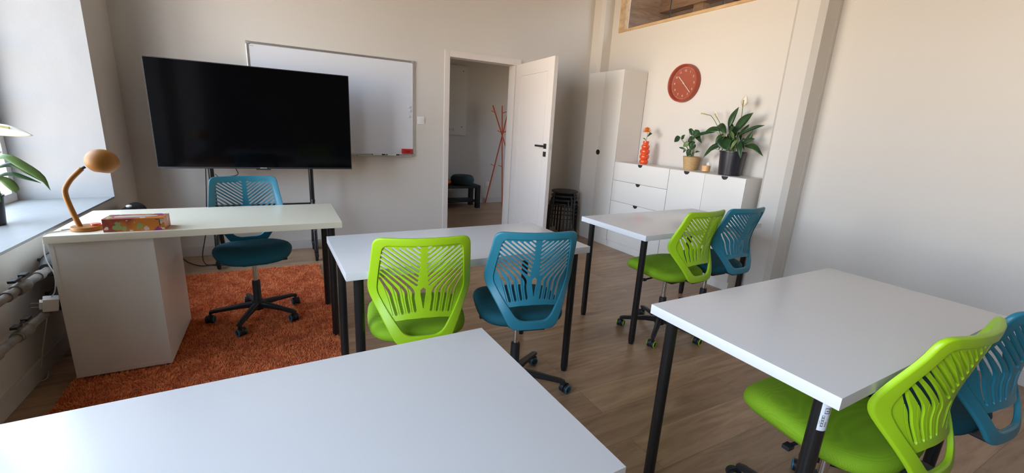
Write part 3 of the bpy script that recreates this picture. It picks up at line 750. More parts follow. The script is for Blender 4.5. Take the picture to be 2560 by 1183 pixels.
# ------------------------------------------------------------------ plants and things on the low cabinets
def leaf_strip(bm, pts, wmax, fold=.25, up_=(0, 0, 1), n=14, peak=.42, mi=0, wave=0.0, tpow=1.0, side=None):
    P = catmull(pts, max(2, n//(len(pts)-1))); N = len(P); rows = []
    for i, p in enumerate(P):
        t = i/(N-1); d = (P[min(i+1, N-1)]-P[max(i-1, 0)]).normalized()
        s = Vector(side).normalized() if side else d.cross(Vector(up_)).normalized()
        s = (s-d*s.dot(d)).normalized(); nn = s.cross(d).normalized()
        q = t/peak if t < peak else (1-t)/(1-peak)
        wd = wmax/2*max(0.02, math.sin(min(1, q)*PI/2)**(.9 if t < peak else tpow))
        wv = wave*math.sin(t*14)*wd
        rows.append([bm.verts.new(p-s*wd+nn*(fold*wd+wv)), bm.verts.new(p-s*wd*.5+nn*(fold*wd*.4)), bm.verts.new(p), bm.verts.new(p+s*wd*.5+nn*(fold*wd*.4)), bm.verts.new(p+s*wd+nn*(fold*wd-wv))])
    for i in range(N-1):
        for k in range(4):
            f = bm.faces.new((rows[i][k], rows[i+1][k], rows[i+1][k+1], rows[i][k+1])); f.material_index = mi
def leafobj(name, m_, parent, org, stem, pts, w_, th=.0012, **k):
    O = Vector(org); b = B(); leaf_strip(b, [Vector(p)-O for p in pts], w_, **k)
    o = obj(name, b, m_, parent, recalc=False, angle=1.5); s = o.modifiers.new('thick', 'SOLIDIFY'); s.thickness = th; s.offset = 0
    if stem:
        b = B(); add_tube(b, catmull([Vector(p)-O for p in stem], 5), [.0028, .0018], 6); obj('leaf_stalk', b, M['stem'], o)
    return o
def pot(prof, org, m_, soil_r, soil_z, t):
    b = B(); add_lathe(b, prof, 48); obj('pot', b, m_, t, angle=.7)
    b = B(); add_lathe(b, [(0, soil_z-.01), (soil_r, soil_z-.01), (soil_r, soil_z), (0, soil_z+.004)], 32); obj('soil', b, M['soil'], t)
# peace lily
PO = (3.575, 2.513, CH); t = empty('peace_lily', PO, 0, 'large peace lily with white flowers in a black plastic pot on the low cabinet', 'plant')
pot([(0, 0), (.088, 0), (.092, .004), (.106, .20), (.112, .203), (.112, .212), (.105, .212), (.100, .19), (.086, .012), (0, .012)], PO, M['potblack'], .099, .188, t)
cx, cyy = PO[0], PO[1]; base = (cx, cyy, CH+.19)
def LL(tip, mid, w_, sp=(0, 0), start=.35, **k):
    """leaf: stalk from soil to start point, blade to tip through mid; points are (dx, y, z)"""
    B0 = Vector((cx+sp[0], cyy+sp[1], CH+.188)); Tp = Vector((cx+tip[0], tip[1], tip[2])); Md = Vector((cx+mid[0], mid[1], mid[2]))
    S = k.pop('s', None); Sv = Vector((cx+S[0], S[1], S[2])) if S else B0.lerp(Md, .55)
    leafobj('leaf', k.pop('m', M['leaf']), t, PO, [B0, B0.lerp(Sv, .5)+Vector((0, 0, .01)), Sv], [Sv, Md, Tp] if not k.get('pts2') else [Sv]+[Vector((cx+a[0], a[1], a[2])) for a in k.pop('pts2')]+[Tp], w_, **k)
SX = (1, 0, .0)
LL((-.01, 2.526, 1.601), (.0, 2.585, 1.51), .062, (0, .02), s=(0, 2.60, 1.42), side=(0, 1, .5), tpow=.9)
LL((-.03, 2.369, 1.551), (-.02, 2.47, 1.475), .078, (0, .0), s=(-.01, 2.535, 1.37), side=(0, .6, .8), peak=.5)
LL((.0, 2.267, 1.451), (.0, 2.36, 1.43), .030, (0, -.02), s=(0, 2.49, 1.365), side=(0, .3, 1), fold=.5)
LL((-.03, 2.212, 1.20), (-.02, 2.315, 1.275), .050, (0, -.03), s=(0, 2.42, 1.275), side=(.6, .3, .8))
LL((-.07, 2.379, 1.163), (-.06, 2.41, 1.25), .055, (-.03, -.03), s=(-.03, 2.445, 1.31), side=(0, 1, 0))
LL((-.05, 2.768, 1.166), (-.04, 2.69, 1.24), .060, (-.02, .05), s=(-.01, 2.58, 1.29), side=(.4, .4, .9))
LL((.03, 2.841, 1.134), (.02, 2.79, 1.18), .035, (0, .05), s=(0, 2.72, 1.23), side=(.5, .3, .9), m=M['leaf'])
LL((-.06, 2.968, 1.252), (-.05, 2.87, 1.345), .038, (0, .03), s=(-.02, 2.70, 1.385), side=(.5, .3, .9))
LL((-.02, 2.834, 1.372), (-.02, 2.75, 1.405), .050, (0, .04), s=(-.01, 2.63, 1.40), side=(.5, .1, .9))
LL((-.07, 2.56, 1.37), (-.06, 2.63, 1.425), .070, (-.02, .04), s=(-.03, 2.70, 1.43), side=(.3, .3, .9))
LL((-.10, 2.50, 1.235), (-.085, 2.555, 1.295), .115, (-.04, .0), s=(-.06, 2.60, 1.345), side=(0, .8, .5), peak=.5, tpow=.6)
LL((.02, 2.375, 1.407), (.02, 2.40, 1.35), .046, (.02, -.02), s=(.01, 2.44, 1.29), side=(0, 1, .2))
LL((.0, 2.333, 1.337), (.0, 2.39, 1.325), .045, (.02, -.03), s=(0, 2.46, 1.28), side=(.3, .3, .9))
LL((.03, 2.713, 1.274), (.03, 2.705, 1.33), .030, (.02, .04), s=(.02, 2.665, 1.36), side=(0, 1, .3))
LL((-.07, 2.50, 1.225), (-.07, 2.47, 1.285), .035, (-.03, -.01), s=(-.05, 2.455, 1.325), side=(0, 1, .2), m=M['leafl'])
LL((.04, 2.62, 1.48), (.03, 2.60, 1.43), .05, (.02, .02), s=(.02, 2.57, 1.37), side=(0, 1, .2))
LL((.05, 2.44, 1.46), (.04, 2.47, 1.41), .05, (.02, .0), s=(.02, 2.50, 1.36), side=(0, 1, .2))
LL((-.09, 2.64, 1.27), (-.08, 2.62, 1.33), .04, (-.03, .02), s=(-.05, 2.60, 1.37), side=(0, 1, .2))
LL((-.02, 2.56, 1.44), (-.02, 2.55, 1.38), .05, (.0, .02), s=(0, 2.53, 1.32), side=(0, 1, .2), m=M['leafl'])
random.seed(8)
for k in range(11):
    a = random.uniform(0, 2*PI); rr = random.uniform(.10, .17); zz = random.uniform(1.25, 1.42)
    tx_, ty_ = math.cos(a)*rr*.7, cyy+math.sin(a)*rr
    if tx_ > .12: tx_ = .12
    LL((tx_, ty_, zz-.05), (tx_*.65, cyy+(ty_-cyy)*.68, zz+.03), random.uniform(.038, .055), (random.uniform(-.02, .02), random.uniform(-.03, .03)), s=(tx_*.3, cyy+(ty_-cyy)*.35, zz-.03), side=(-math.sin(a), math.cos(a), .3))
def flower(par, org, stem, base_, tip_, w_, side, up_side):
    O = Vector(org); b = B(); add_tube(b, catmull([Vector(p)-O for p in stem], 6), .0028, 7); so = obj('flower_stem', b, M['stem'], par)
    b = B(); leaf_strip(b, [Vector(base_)-O, (Vector(base_)*.55+Vector(tip_)*.45)-O+Vector(up_side), Vector(tip_)-O], w_, fold=.55, side=side, peak=.4, tpow=.8)
    o = obj('spathe', b, M['spathe'], so, recalc=False, angle=1.5); s = o.modifiers.new('thick', 'SOLIDIFY'); s.thickness = .0012
    d = Vector(tip_)-Vector(base_)
    b = B(); p0 = Vector(base_)-O+Vector(up_side)*.0; add_tube(b, [p0, p0+d*.2+Vector(up_side)*.8, p0+d*.55+Vector(up_side)*1.2], [.004, .006, .005, .003][:3], 8); obj('spadix', b, M['spadix'], so)
flower(t, PO, [(cx, 2.52, 1.2), (cx, 2.50, 1.4), (cx, 2.492, 1.52), (cx, 2.497, 1.604)], (cx, 2.497, 1.600), (cx, 2.485, 1.705), .066, (0, 1, 0), (-.012, 0, 0))
flower(t, PO, [(cx, 2.56, 1.2), (cx, 2.68, 1.38), (cx, 2.735, 1.46), (cx, 2.80, 1.525), (cx, 2.853, 1.538)], (cx, 2.850, 1.537), (cx-.01, 2.964, 1.543), .020, (.7, 0, .7), (0, 0, .006))
flower(t, PO, [(cx, 2.54, 1.2), (cx, 2.64, 1.36), (cx, 2.69, 1.453), (cx, 2.734, 1.508)], (cx, 2.731, 1.505), (cx, 2.777, 1.581), .030, (.5, 1, .4), (-.006, 0, 0))

# small plant in a wicker pot
PO = (3.585, 2.955, CH); t = empty('potted_plant', PO, 0, 'small leafy plant in a woven wicker pot on the low cabinet', 'plant')
b = B(); prof = [(0, 0), (.058, 0)]
for k in range(13): z = .004+k*.0098; prof.append((.060+.020*z/.125+(.0022 if k % 2 else -.0012), z))
prof += [(.084, .128), (.080, .132), (.075, .126), (.058, .01), (0, .01)]
nseg = 56; add_lathe(b, prof, nseg)
for v in b.verts:
    a = math.atan2(v.co.y, v.co.x); rr = math.hypot(v.co.x, v.co.y)
    if rr > .055 and .005 < v.co.z < .124:
        k_ = 1+.018*math.sin(a*28+round(v.co.z/.0098)*PI); v.co.x *= k_; v.co.y *= k_
obj('pot', b, M['wicker'], t, angle=.8)
b = B(); add_lathe(b, [(0, .108), (.074, .108), (.074, .114), (0, .118)], 24); obj('soil', b, M['soil'], t)
def heart(tip, bs, w_, sd, m_=None, start=None):
    O = Vector(PO); B0 = Vector((PO[0]+random.uniform(-.015, .015), PO[1]+random.uniform(-.02, .02), CH+.11)); bs = Vector((PO[0]+bs[0], bs[1], bs[2])); tip = Vector((PO[0]+tip[0], tip[1], tip[2]))
    leafobj('leaf', m_ or M['leaf'], t, PO, [B0, B0.lerp(bs, .5)+Vector((0, 0, .015)), bs], [bs-(tip-bs)*.06, bs.lerp(tip, .5)+Vector((-.006, 0, .004)), tip], w_, side=sd, peak=.30, tpow=.85, fold=.18)
random.seed(4)
heart((-.01, 3.190, 1.268), (-.02, 3.115, 1.315), .060, (0, .5, 1)); heart((.0, 3.075, 1.345), (0, 3.11, 1.300), .036, (0, 1, .2))
heart((-.02, 2.935, 1.335), (-.02, 3.02, 1.395), .055, (0, .6, .8)); heart((-.03, 2.842, 1.275), (-.03, 2.935, 1.390), .068, (0, .9, .5))
heart((.01, 3.035, 1.270), (.0, 2.965, 1.325), .052, (0, .5, .9)); heart((-.05, 2.925, 1.200), (-.05, 2.93, 1.285), .072, (0, 1, .1)); heart((-.04, 2.96, 1.215), (-.05, 2.905, 1.28), .05, (0, .6, 1))
heart((-.04, 3.045, 1.228), (-.03, 2.985, 1.265), .052, (0, .4, 1), M['leafl']); heart((-.04, 2.975, 1.135), (-.04, 2.945, 1.205), .062, (0, 1, .2))
heart((0, 3.13, 1.215), (0, 3.05, 1.205), .020, (0, .3, 1)); heart((0, 2.865, 1.19), (0, 2.92, 1.185), .018, (0, .3, 1)); heart((0, 3.065, 1.165), (0, 3.035, 1.20), .024, (0, .5, 1)); heart((.03, 2.99, 1.27), (.02, 2.96, 1.215), .05, (0, 1, .2))
# candle
t = empty('candle', (3.585, 2.773, CH), 0, 'peach candle in a clear glass tumbler between the two plant pots', 'candle')
b = B(); add_lathe(b, [(0, 0), (.037, 0), (.039, .003), (.044, .085), (.0425, .085), (.0375, .006), (0, .006)], 32); obj('glass_cup', b, M['glass'], t)
b = B(); add_lathe(b, [(0, .0065), (.0368, .0065), (.0405, .060), (.030, .058), (0, .057)], 32); obj('wax', b, M['wax'], t)
b = B(); add_tube(b, [(0, 0, .057), (.001, 0, .070)], .0012, 6); obj('wick', b, M['blackmatte'], t)
# bubble vase with an orange flower
VO = (3.557, 3.562, CH); t = empty('bubble_vase', VO, 0, 'glossy orange-red vase of stacked bubbles on the left of the low cabinet', 'vase')
b = B(); prof = [(0, 0), (.036, 0)]
for zc, rr, hh in ((.026, .050, .0255), (.080, .053, .0275), (.136, .053, .0275), (.188, .045, .0245)):
    for k in range(1, 12):
        a = -PI/2+PI*k/12; prof.append((rr-.018+.018*math.cos(a), zc+hh*math.sin(a)))
prof += [(.029, .216), (.030, .222), (.033, .232), (.033, .244), (.031, .250), (.027, .250), (.026, .235), (.02, .20), (0, .19)]
add_lathe(b, prof, 48); obj('vase_body', b, M['vase'], t, angle=1.2)
FO = (3.565, 3.565, CH+.19); f = empty('orange_flower', FO, 0, 'orange artificial dahlia with two dark leaves standing in the bubble vase', 'flower')
b = B(); add_tube(b, catmull([(0, 0, 0), (0, .003, .07), (0, .0, .11), (0, .008, .165)], 5), .0022, 8); obj('flower_stem', b, M['stem'], f)
b = B(); random.seed(3); H0 = Vector((-.002, .012, .172))
for lay in range(6):
    for k in range(17):
        a = 2*PI*(k+lay*.37)/17; e = -.45+lay*.36; d = Vector((math.cos(a)*math.cos(e), math.sin(a)*math.cos(e), math.sin(e)*.95)); ln = .050*(1-.05*lay)+random.uniform(-.005, .005)
        leaf_strip(b, [H0+d*.008, H0+d*ln*.6+Vector((0, 0, .003)), H0+d*ln], .0125, fold=.5, n=6, peak=.6, side=(d.cross(Vector((0, 0, 1))) if abs(d.z) < .95 else (1, 0, 0)))
add_lathe(b, [(0, -.010), (.014, -.006), (.021, .004), (.018, .018), (.009, .027), (0, .029)], 16, T(*H0))
obj('blossom', b, M['petalor'], f, recalc=False)
for pts, w_ in (([(0, .0, .105), (-.004, -.030, .135), (-.004, -.072, .142)], .036), ([(0, .004, .06), (-.002, .035, .085), (-.002, .062, .082)], .010)):
    b = B(); leaf_strip(b, pts, w_, side=(.3, .2, 1), fold=.2, peak=.45); o = obj('leaf', b, M['leaf'], f, recalc=False); s = o.modifiers.new('t', 'SOLIDIFY'); s.thickness = .001

# plant on the window sill
PO = (-1.40, 3.25, SILL); t = empty('peace_lily', PO, 0, 'peace lily in a black pot on the window sill at the left edge', 'plant'); cx, cyy = PO[0], PO[1]
b = B(); add_lathe(b, [(0, 0), (.056, 0), (.060, .004), (.072, .15), (.076, .152), (.076, .162), (.070, .162), (.058, .012), (0, .012)], 40); obj('pot', b, M['potblack'], t)
b = B(); add_lathe(b, [(0, .13), (.066, .13), (.067, .142), (0, .146)], 24); obj('soil', b, M['soil'], t)
def SL(pts, w_, m_=None, stem=True, **k):
    P = [Vector(p) for p in pts]; leafobj('leaf', m_ or M['leafl'], t, PO, [(cx, cyy, SILL+.14), (cx+.02, cyy, SILL+.22), P[0]] if stem else None, P, w_, **k)
SL([(-1.36, 3.25, .98), (-1.29, 3.25, 1.030), (-1.22, 3.24, .985), (-1.155, 3.24, .915), (-1.135, 3.24, .845)], .052, M['leafl'], side=(0, .75, .65), peak=.55)
SL([(-1.34, 3.26, .96), (-1.27, 3.26, .985), (-1.21, 3.25, .945), (-1.155, 3.25, .885)], .034, M['leaf'], side=(0, .6, .8))
SL([(-1.35, 3.24, .91), (-1.28, 3.24, .938), (-1.22, 3.24, .915), (-1.165, 3.24, .885)], .026, M['leaf'], side=(0, .6, .8))
SL([(-1.33, 3.22, .93), (-1.285, 3.22, .90), (-1.26, 3.22, .855), (-1.262, 3.22, .835)], .045, M['leafl'], side=(.3, .6, .8))
SL([(-1.37, 3.22, .92), (-1.345, 3.2, .87), (-1.315, 3.2, .79)], .062, M['leaf'], side=(.8, .2, .3))
SL([(-1.40, 3.22, 1.00), (-1.335, 3.2, .99), (-1.315, 3.2, .90)], .075, M['spathe'], side=(.5, .2, .8))
SL([(-1.42, 3.25, .98), (-1.48, 3.2, 1.06), (-1.54, 3.15, 1.0)], .05, M['leaf'], side=(0, 1, .3))
SL([(-1.43, 3.2, .98), (-1.45, 3.1, 1.04), (-1.46, 2.98, .96)], .05, M['leaf'], side=(1, 0, .3))
SL([(-1.42, 3.3, .98), (-1.44, 3.38, 1.06), (-1.46, 3.5, 1.0)], .05, M['leafl'], side=(1, 0, .3))
flower(t, PO, [(cx, cyy, SILL+.14), (cx+.0, cyy, 1.0), (cx+.03, cyy, 1.16), (-1.345, 3.25, 1.19)], (-1.345, 3.25, 1.185), (-1.160, 3.25, 1.138), .085, (0, .75, .65), (0, 0, .012))

# ------------------------------------------------------------------ desk lamp, tissue box
LO = (-.838, 2.668, TZ); t = empty('desk_lamp', LO, 0, 'mustard orange desk lamp with an egg-shaped shade at the left end of the teacher desk', 'lamp')
b = B(); add_lathe(b, [(0, 0), (.052, 0), (.056, .003), (.056, .016), (.054, .019), (0, .019)], 48); obj('base', b, M['lampor'], t)
b = B(); add_lathe(b, [(0, .018), (.019, .018), (.019, .027), (.018, .029), (0, .029)], 28, T(.032, .005, 0)); obj('switch', b, M['vase'], t)
b = B(); add_tube(b, catmull([(-.022, 0, .015), (-.033, .003, .06), (-.046, .006, .12), (-.053, .01, .165), (-.050, .012, .195), (-.028, .014, .235), (.006, .018, .275), (.016, .02, .286)], 6), .0105, 14); obj('arm', b, M['lampor'], t)
b = B(); add_tube(b, [(.014, .02, .284), (.028, .022, .294)], .006, 10); obj('joint', b, M['blackmatte'], t)
b = B(); prof = []
for k in range(0, 17): a = PI/2-(PI*.86)*k/16; prof.append((.062*math.cos(a) if a > -1.56 else 0, .057*math.sin(a)))
inner = [(r_*.96, z_*.96) for r_, z_ in reversed(prof)]
prof[0] = (0, prof[0][1]); inner[-1] = (0, inner[-1][1]); add_lathe(b, prof+inner, 40, T(.088, .035, .318) @ R(-.12, 'X') @ R(.16, 'Y'))
obj('lamp_shade', b, M['lampor'], t, angle=.9)
b = B(); add_tube(b, catmull([(x_-LO[0], y_-LO[1], z_-LO[2]) for x_, y_, z_ in ((-.893, 2.664, .745), (-.925, 2.645, .7415), (-.950, 2.625, .7415), (-.963, 2.610, .738), (-.970, 2.600, .70), (-.975, 2.605, .62), (-.966, 2.625, .54), (-.972, 2.615, .47), (-.985, 2.60, .440))], 6), .0025, 8)
obj('power_cord', b, M['wirecord'], t); b = B(); add_tube(b, [(-.058, -.005, .007), (-.085, -.012, .0065)], .004, 8); obj('cord_sleeve', b, M['wirecord'], t)
b = B(); add_box(b, (-.026, -.026, -.03), (.026, .026, .03), .006); ad = obj('power_adapter', b, M['white']); ad.location = (-.990, 2.600, .412); ad.rotation_euler = (.1, .15, .35)
tag(ad, 'white plug adapter hanging on its cord by the pipes left of the desk', 'adapter')
b = B()
for dz in (-.010, .010): add_tube(b, [(-.034, 0, dz-.003), (-.062, 0, dz-.003)], .0022, 8)
obj('prong', b, M['chrome'], ad); b = B(); add_box(b, (-.036, -.018, -.018), (-.024, .018, .016), .003); obj('plug', b, M['white'], ad)
b = B(); add_tube(b, catmull([(-.01, .01, -.03), (-.01, .04, -.10), (-.02, .08, -.25), (-.03, .08, -.395), (-.06, .07, -.407), (-.055, .02, -.407), (-.01, .03, -.407), (.0, .09, -.40)], 6), .002, 7); obj('cable', b, M['wirecord'], ad)

t = empty('tissue_box', (-.642, 2.640, TZ), -.03, 'flat orange tissue box with a flower print on the teacher desk', 'box')
b = B(); add_box(b, (-.115, -.055, 0), (.115, .055, .062), .0012); bx = obj('carton', b, M['tissue'], t, smooth=False)
b = B(); add_prism(b, [(.085*math.cos(2*PI*k/28), .027*math.sin(2*PI*k/28)) for k in range(28)], .0621, .0626); obj('opening_film', b, mat('pale_film', (.55, .47, .42, 1), .3), bx, smooth=False)
b = B(); add_box(b, (.096, -.0558, .022), (.099, -.0552, .056), 0); add_box(b, (.082, -.0558, .053), (.099, -.0552, .056), 0); obj('tear_flap_line', b, M['blackmatte'], bx, smooth=False)

# ------------------------------------------------------------------ rug
RX0, RX1, RY0, RY1 = -.965, .236, 2.30, 4.10
rg = empty('shaggy_rug', ((RX0+RX1)/2, (RY0+RY1)/2, 0), 0, 'orange shaggy rug under the teacher desk', 'rug')
hx_, hy_ = (RX1-RX0)/2, (RY1-RY0)/2
rugc = m_wood('rug_backing', (0.38, 0.09, 0.02, 1), (0.50, 0.13, 0.03, 1), (20, 20, 20), .95)
b = B(); add_box(b, (-hx_+.006, -hy_+.006, .001), (hx_-.006, hy_-.006, .012), .003); obj('backing', b, rugc, rg)
def m_pile():
    m_ = mat('rug_pile', (0.62, 0.16, 0.035, 1), 0.9, sheen=.3); n = m_.node_tree; bs = n.nodes['Principled BSDF']; L = n.links.new
    t_ = n.nodes.new('ShaderNodeTexCoord'); nz = n.nodes.new('ShaderNodeTexNoise'); nz.inputs['Scale'].default_value = 26; nz.inputs['Detail'].default_value = 5; L(t_.outputs['Object'], nz.inputs['Vector'])
    cr_ = n.nodes.new('ShaderNodeValToRGB'); e = cr_.color_ramp.elements; e[0].position = .36; e[0].color = (0.70, 0.18, 0.05, 1); e[1].position = .62; e[1].color = (0.96, 0.34, 0.12, 1)
    L(nz.outputs['Fac'], cr_.inputs[0]); L(cr_.outputs[0], bs.inputs['Base Color']); return m_
random.seed(11); V, F = [], []; NT = 80000
for k in range(NT):
    x, y = random.uniform(-hx_, hx_), random.uniform(-hy_, hy_)
    fx = math.sin(x*23+math.sin(y*17)*2)*.5+math.sin(y*31+x*9)*.5; fy = math.cos(y*19+math.sin(x*21)*2)*.6
    a = random.uniform(0, 2*PI); ln = random.uniform(.006, .012); hgt = random.uniform(.008, .016)
    dx, dy = fx*.006+math.cos(a)*ln*.5, fy*.006+math.sin(a)*ln*.5; wx, wy = -math.sin(a)*.0017, math.cos(a)*.0017
    i = len(V); z = .010
    V += [(x-wx, y-wy, z), (x+wx, y+wy, z), (x+dx*.6+wx, y+dy*.6+wy, z+hgt*.8), (x+dx*.6-wx, y+dy*.6-wy, z+hgt*.8), (x+dx*1.3, y+dy*1.3, z+hgt)]
    F += [(i, i+1, i+2, i+3), (i+3, i+2, i+4)]
me = bpy.data.meshes.new('pile'); me.from_pydata(V, [], F); me.materials.append(m_pile()); po = bpy.data.objects.new('pile', me); COL.objects.link(po); po.parent = rg; po['kind'] = 'stuff'; del V, F

# ------------------------------------------------------------------ TV on its stand
t = empty('television', (-.145, 4.30, .856), .0057, 'large black flat television on a wheeled stand in front of the whiteboard', 'television')
b = B(); add_box(b, (-.725, 0, 0), (.725, .03, .834), .002); add_box(b, (-.55, .028, .08), (.55, .055, .62), .008); obj('housing', b, M['blackmatte'], t)
b = B(); add_box(b, (-.719, -.0012, .014), (.719, .002, .828), 0); obj('screen', b, M['screen'], t, smooth=False)
b = B(); add_box(b, (-.725, -.002, 0), (.725, .001, .0125), .0005); obj('bottom_bezel', b, mat('dark_steel', (.06, .06, .065, 1), .3, metal=.6), t)
b = B(); add_prism(b, [(-.055, .002), (.055, .002), (.045, .02), (-.045, .02)], -.010, .004); em = obj('sensor_bar', b, M['blackmatte'], t)
b = text_bm('SAMSUNG', .011, .0004); nb = B(); merge(nb, b, T(0, -.0022, .0062) @ R(PI/2, 'X')); obj('logo', nb, M['ltgrey'], t, smooth=False)
t = empty('television_stand', (-.155, 4.42, 0), 0, 'black wheeled metal stand with a narrow shelf carrying the television', 'stand')
for s, px in ((-1, -.385), (1, .385)):
    b = B(); add_tube(b, [(px, 0, .50), (px, 0, 1.55)], .021, 14); obj('post', b, M['blackmetal'], t)
    b = B(); add_tube(b, catmull([(px, .0, .56), (px, .02, .50), (px, .22, .12), (px, .232, .075)], 6), .019, 14); obj('leg', b, M['blackmetal'], t)
    b = B(); add_tube(b, catmull([(px+.004*s, -.028, .56), (px, -.045, .48), (px, -.165, .12), (px, -.172, .075)], 6), .019, 14); lg = obj('leg', b, M['blackmetal'], t)
    for yy in (.232, -.172):
        b = B(); add_lathe(b, [(0, -.013), (.030, -.013), (.034, -.010), (.034, .010), (.030, .013), (0, .013)], 24, T(px, yy, .034) @ R(PI/2, 'Y')); add_box(b, (px-.016, yy-.05, .045), (px+.016, yy+.02, .078), .003); add_tube(b, [(px, yy, .05), (px, yy, .085)], .01, 10); obj('caster', b, M['blackmatte'], t)
    b = B()
    for (yy, zz) in ((-.05, .515), (-.113, .29)): add_lathe(b, [(0, 0), (.008, 0), (.008, .006), (0, .008)], 12, T(px, yy-.014, zz) @ R(PI/2, 'X'))
    obj('bolt', b, M['chrome'], t)
b = B(); add_box(b, (-.375, -.030, .508), (.375, .004, .530), .004); obj('shelf', b, M['blackmetal'], t)
b = B(); add_box(b, (-.385, -.018, 1.05), (.385, .018, 1.10), .003); add_box(b, (-.385, -.018, 1.42), (.385, .018, 1.47), .003)
for px in (-.2, .2): add_box(b, (px-.025, -.066, .95), (px+.025, -.018, 1.58), .003)
obj('mount_bracket', b, M['blackmetal'], t)
b = B(); add_tube(b, catmull([(-.36, 4.38, .86), (-.345, 4.385, .80), (-.40, 4.38, .782), (-.48, 4.385, .776), (-.51, 4.40, .80)], 6), .0035, 8); o = obj('black_cable', b, M['blackplastic']); tag(o, 'short black cable looping below the left half of the television', 'cable', 'black television cables')
b = B(); add_tube(b, catmull([(-.575, 4.43, .86), (-.60, 4.47, .6), (-.635, 4.5, .30), (-.684, 4.5, .07), (-.66, 4.42, .006), (-.60, 4.36, .006), (-.50, 4.33, .006)], 8), .004, 8); o = obj('black_cable', b, M['blackplastic']); tag(o, 'black cable hanging from the television to the floor near the rug', 'cable', 'black television cables')
b = B(); add_tube(b, catmull([(-.95, 4.70, .05), (-.874, 4.68, .006), (-.79, 4.50, .006), (-.69, 4.37, .006), (-.60, 4.37, .006), (-.50, 4.40, .006), (-.40, 4.42, .006)], 8), .004, 8); o = obj('black_cable', b, M['blackplastic']); tag(o, 'black cable lying in a curve on the floor between the rug and the back wall', 'cable', 'black television cables')

# ------------------------------------------------------------------ whiteboard and small wall things
WX0, WX1, WZ0, WZ1 = -.2128, 1.2876, .9598, 1.9357
t = empty('whiteboard', ((WX0+WX1)/2, BY, WZ0), 0, 'wide magnetic whiteboard with an aluminium frame on the back wall', 'whiteboard')
hw, H = (WX1-WX0)/2, WZ1-WZ0
b = B(); add_box(b, (-hw+.008, -.014, .008), (hw-.008, -.001, H-.008), 0); sf = obj('writing_surface', b, M['board'], t, smooth=False)
for nm, lo_, hi_ in (('frame_top', (-hw+.016, -.021, H-.020), (hw-.016, 0, H)), ('frame_bottom', (-hw+.016, -.021, 0), (hw-.016, 0, .018)), ('frame_side', (-hw, -.021, .016), (-hw+.018, 0, H-.018)), ('frame_side', (hw-.018, -.021, .016), (hw, 0, H-.018))):
    b = B(); add_box(b, lo_, hi_, .006, seg=4); obj(nm, b, M['steel'], t)
for sx_ in (-1, 1):
    for sz_ in (0, 1):
        b = B(); add_box(b, (sx_*hw-.014*(sx_+1)-(.002 if sx_ < 0 else -.002)-(0 if sx_ > 0 else 0), -.024, -.002 if not sz_ else H-.024), (sx_*hw-.014*(sx_+1)+.028+(0), 0, .024 if not sz_ else H+.002), .006, seg=4); obj('corner_cap', b, mat('grey_corner', (.35, .34, .33, 1), .5), t)
b = B(); add_box(b, (.15, -.075, -.004), (.70, -.018, .002), .001); add_box(b, (.15, -.077, -.004), (.70, -.073, .008), .001); obj('pen_tray', b, M['steel'], t)
b = text_bm('memobe', .0095, .0002); nb = B(); merge(nb, b, T(-hw+.042, -.0145, H-.036) @ R(PI/2, 'X')); obj('brand_print', nb, M['grey'], sf, smooth=False)
bx0 = (WX0+WX1)/2
for i, (x, z, lab) in enumerate(((1.240, 1.477, 'top round magnet of three at the right edge of the whiteboard'), (1.248, 1.436, 'middle round magnet of three at the right edge of the whiteboard'), (1.238, 1.374, 'lowest round magnet of three at the right edge of the whiteboard'))):
    b = B(); add_lathe(b, [(0, 0), (.0135, 0), (.0145, .003), (.0125, .008), (.008, .0095), (0, .010)], 24, R(PI/2, 'X')); o = obj('board_magnet', b, M['ltgrey']); o.location = (x-.004, BY-.014, z); tag(o, lab, 'magnet', 'round magnets on the whiteboard')
e = empty('board_eraser', (1.206, BY-.014, 1.010), 0, 'red board eraser stuck at the lower right corner of the whiteboard', 'eraser')
b = B(); add_box(b, (-.058, -.030, -.026), (.058, 0, .026), .008, seg=3); obj('body', b, M['red'], e)
b = B()
for k, (x0_, x1_, z_) in enumerate(((-.030, -.018, .004), (-.012, .036, .004), (-.015, .026, -.010))): add_box(b, (x0_, -.0306, z_-.004), (x1_, -.0298, z_+.004), 0)
obj('dark_print', b, M['redd'], e, smooth=False)
for x0_, lab in ((.835, 'left whiteboard marker lying in the tray, dark cap to the right'), (.985, 'right whiteboard marker lying in the tray below the eraser')):
    e = empty('marker_pen', (x0_, BY-.045, .970), 0, lab, 'marker', 'markers in the whiteboard tray')
    b = B(); add_tube(b, [(.006, 0, 0), (.100, 0, 0)], .008, 14); obj('barrel', b, M['white'], e)
    b = B(); add_tube(b, [(.098, 0, 0), (.132, 0, 0)], .0088, 14); add_tube(b, [(0, 0, 0), (.008, 0, 0)], .0082, 14); obj('cap', b, M['blackplastic'], e)
e = empty('light_switch', (1.3643, BY, 1.344), 0, 'white square light switch between the whiteboard and the door frame', 'switch')
b = B(); add_box(b, (-.0405, -.008, -.0405), (.0405, 0, .0405), .003); obj('surround', b, M['white'], e)
b = B(); add_box(b, (-.026, -.012, -.026), (.026, -.006, .026), .002, R(.05, 'X')); obj('rocker', b, M['white'], e)

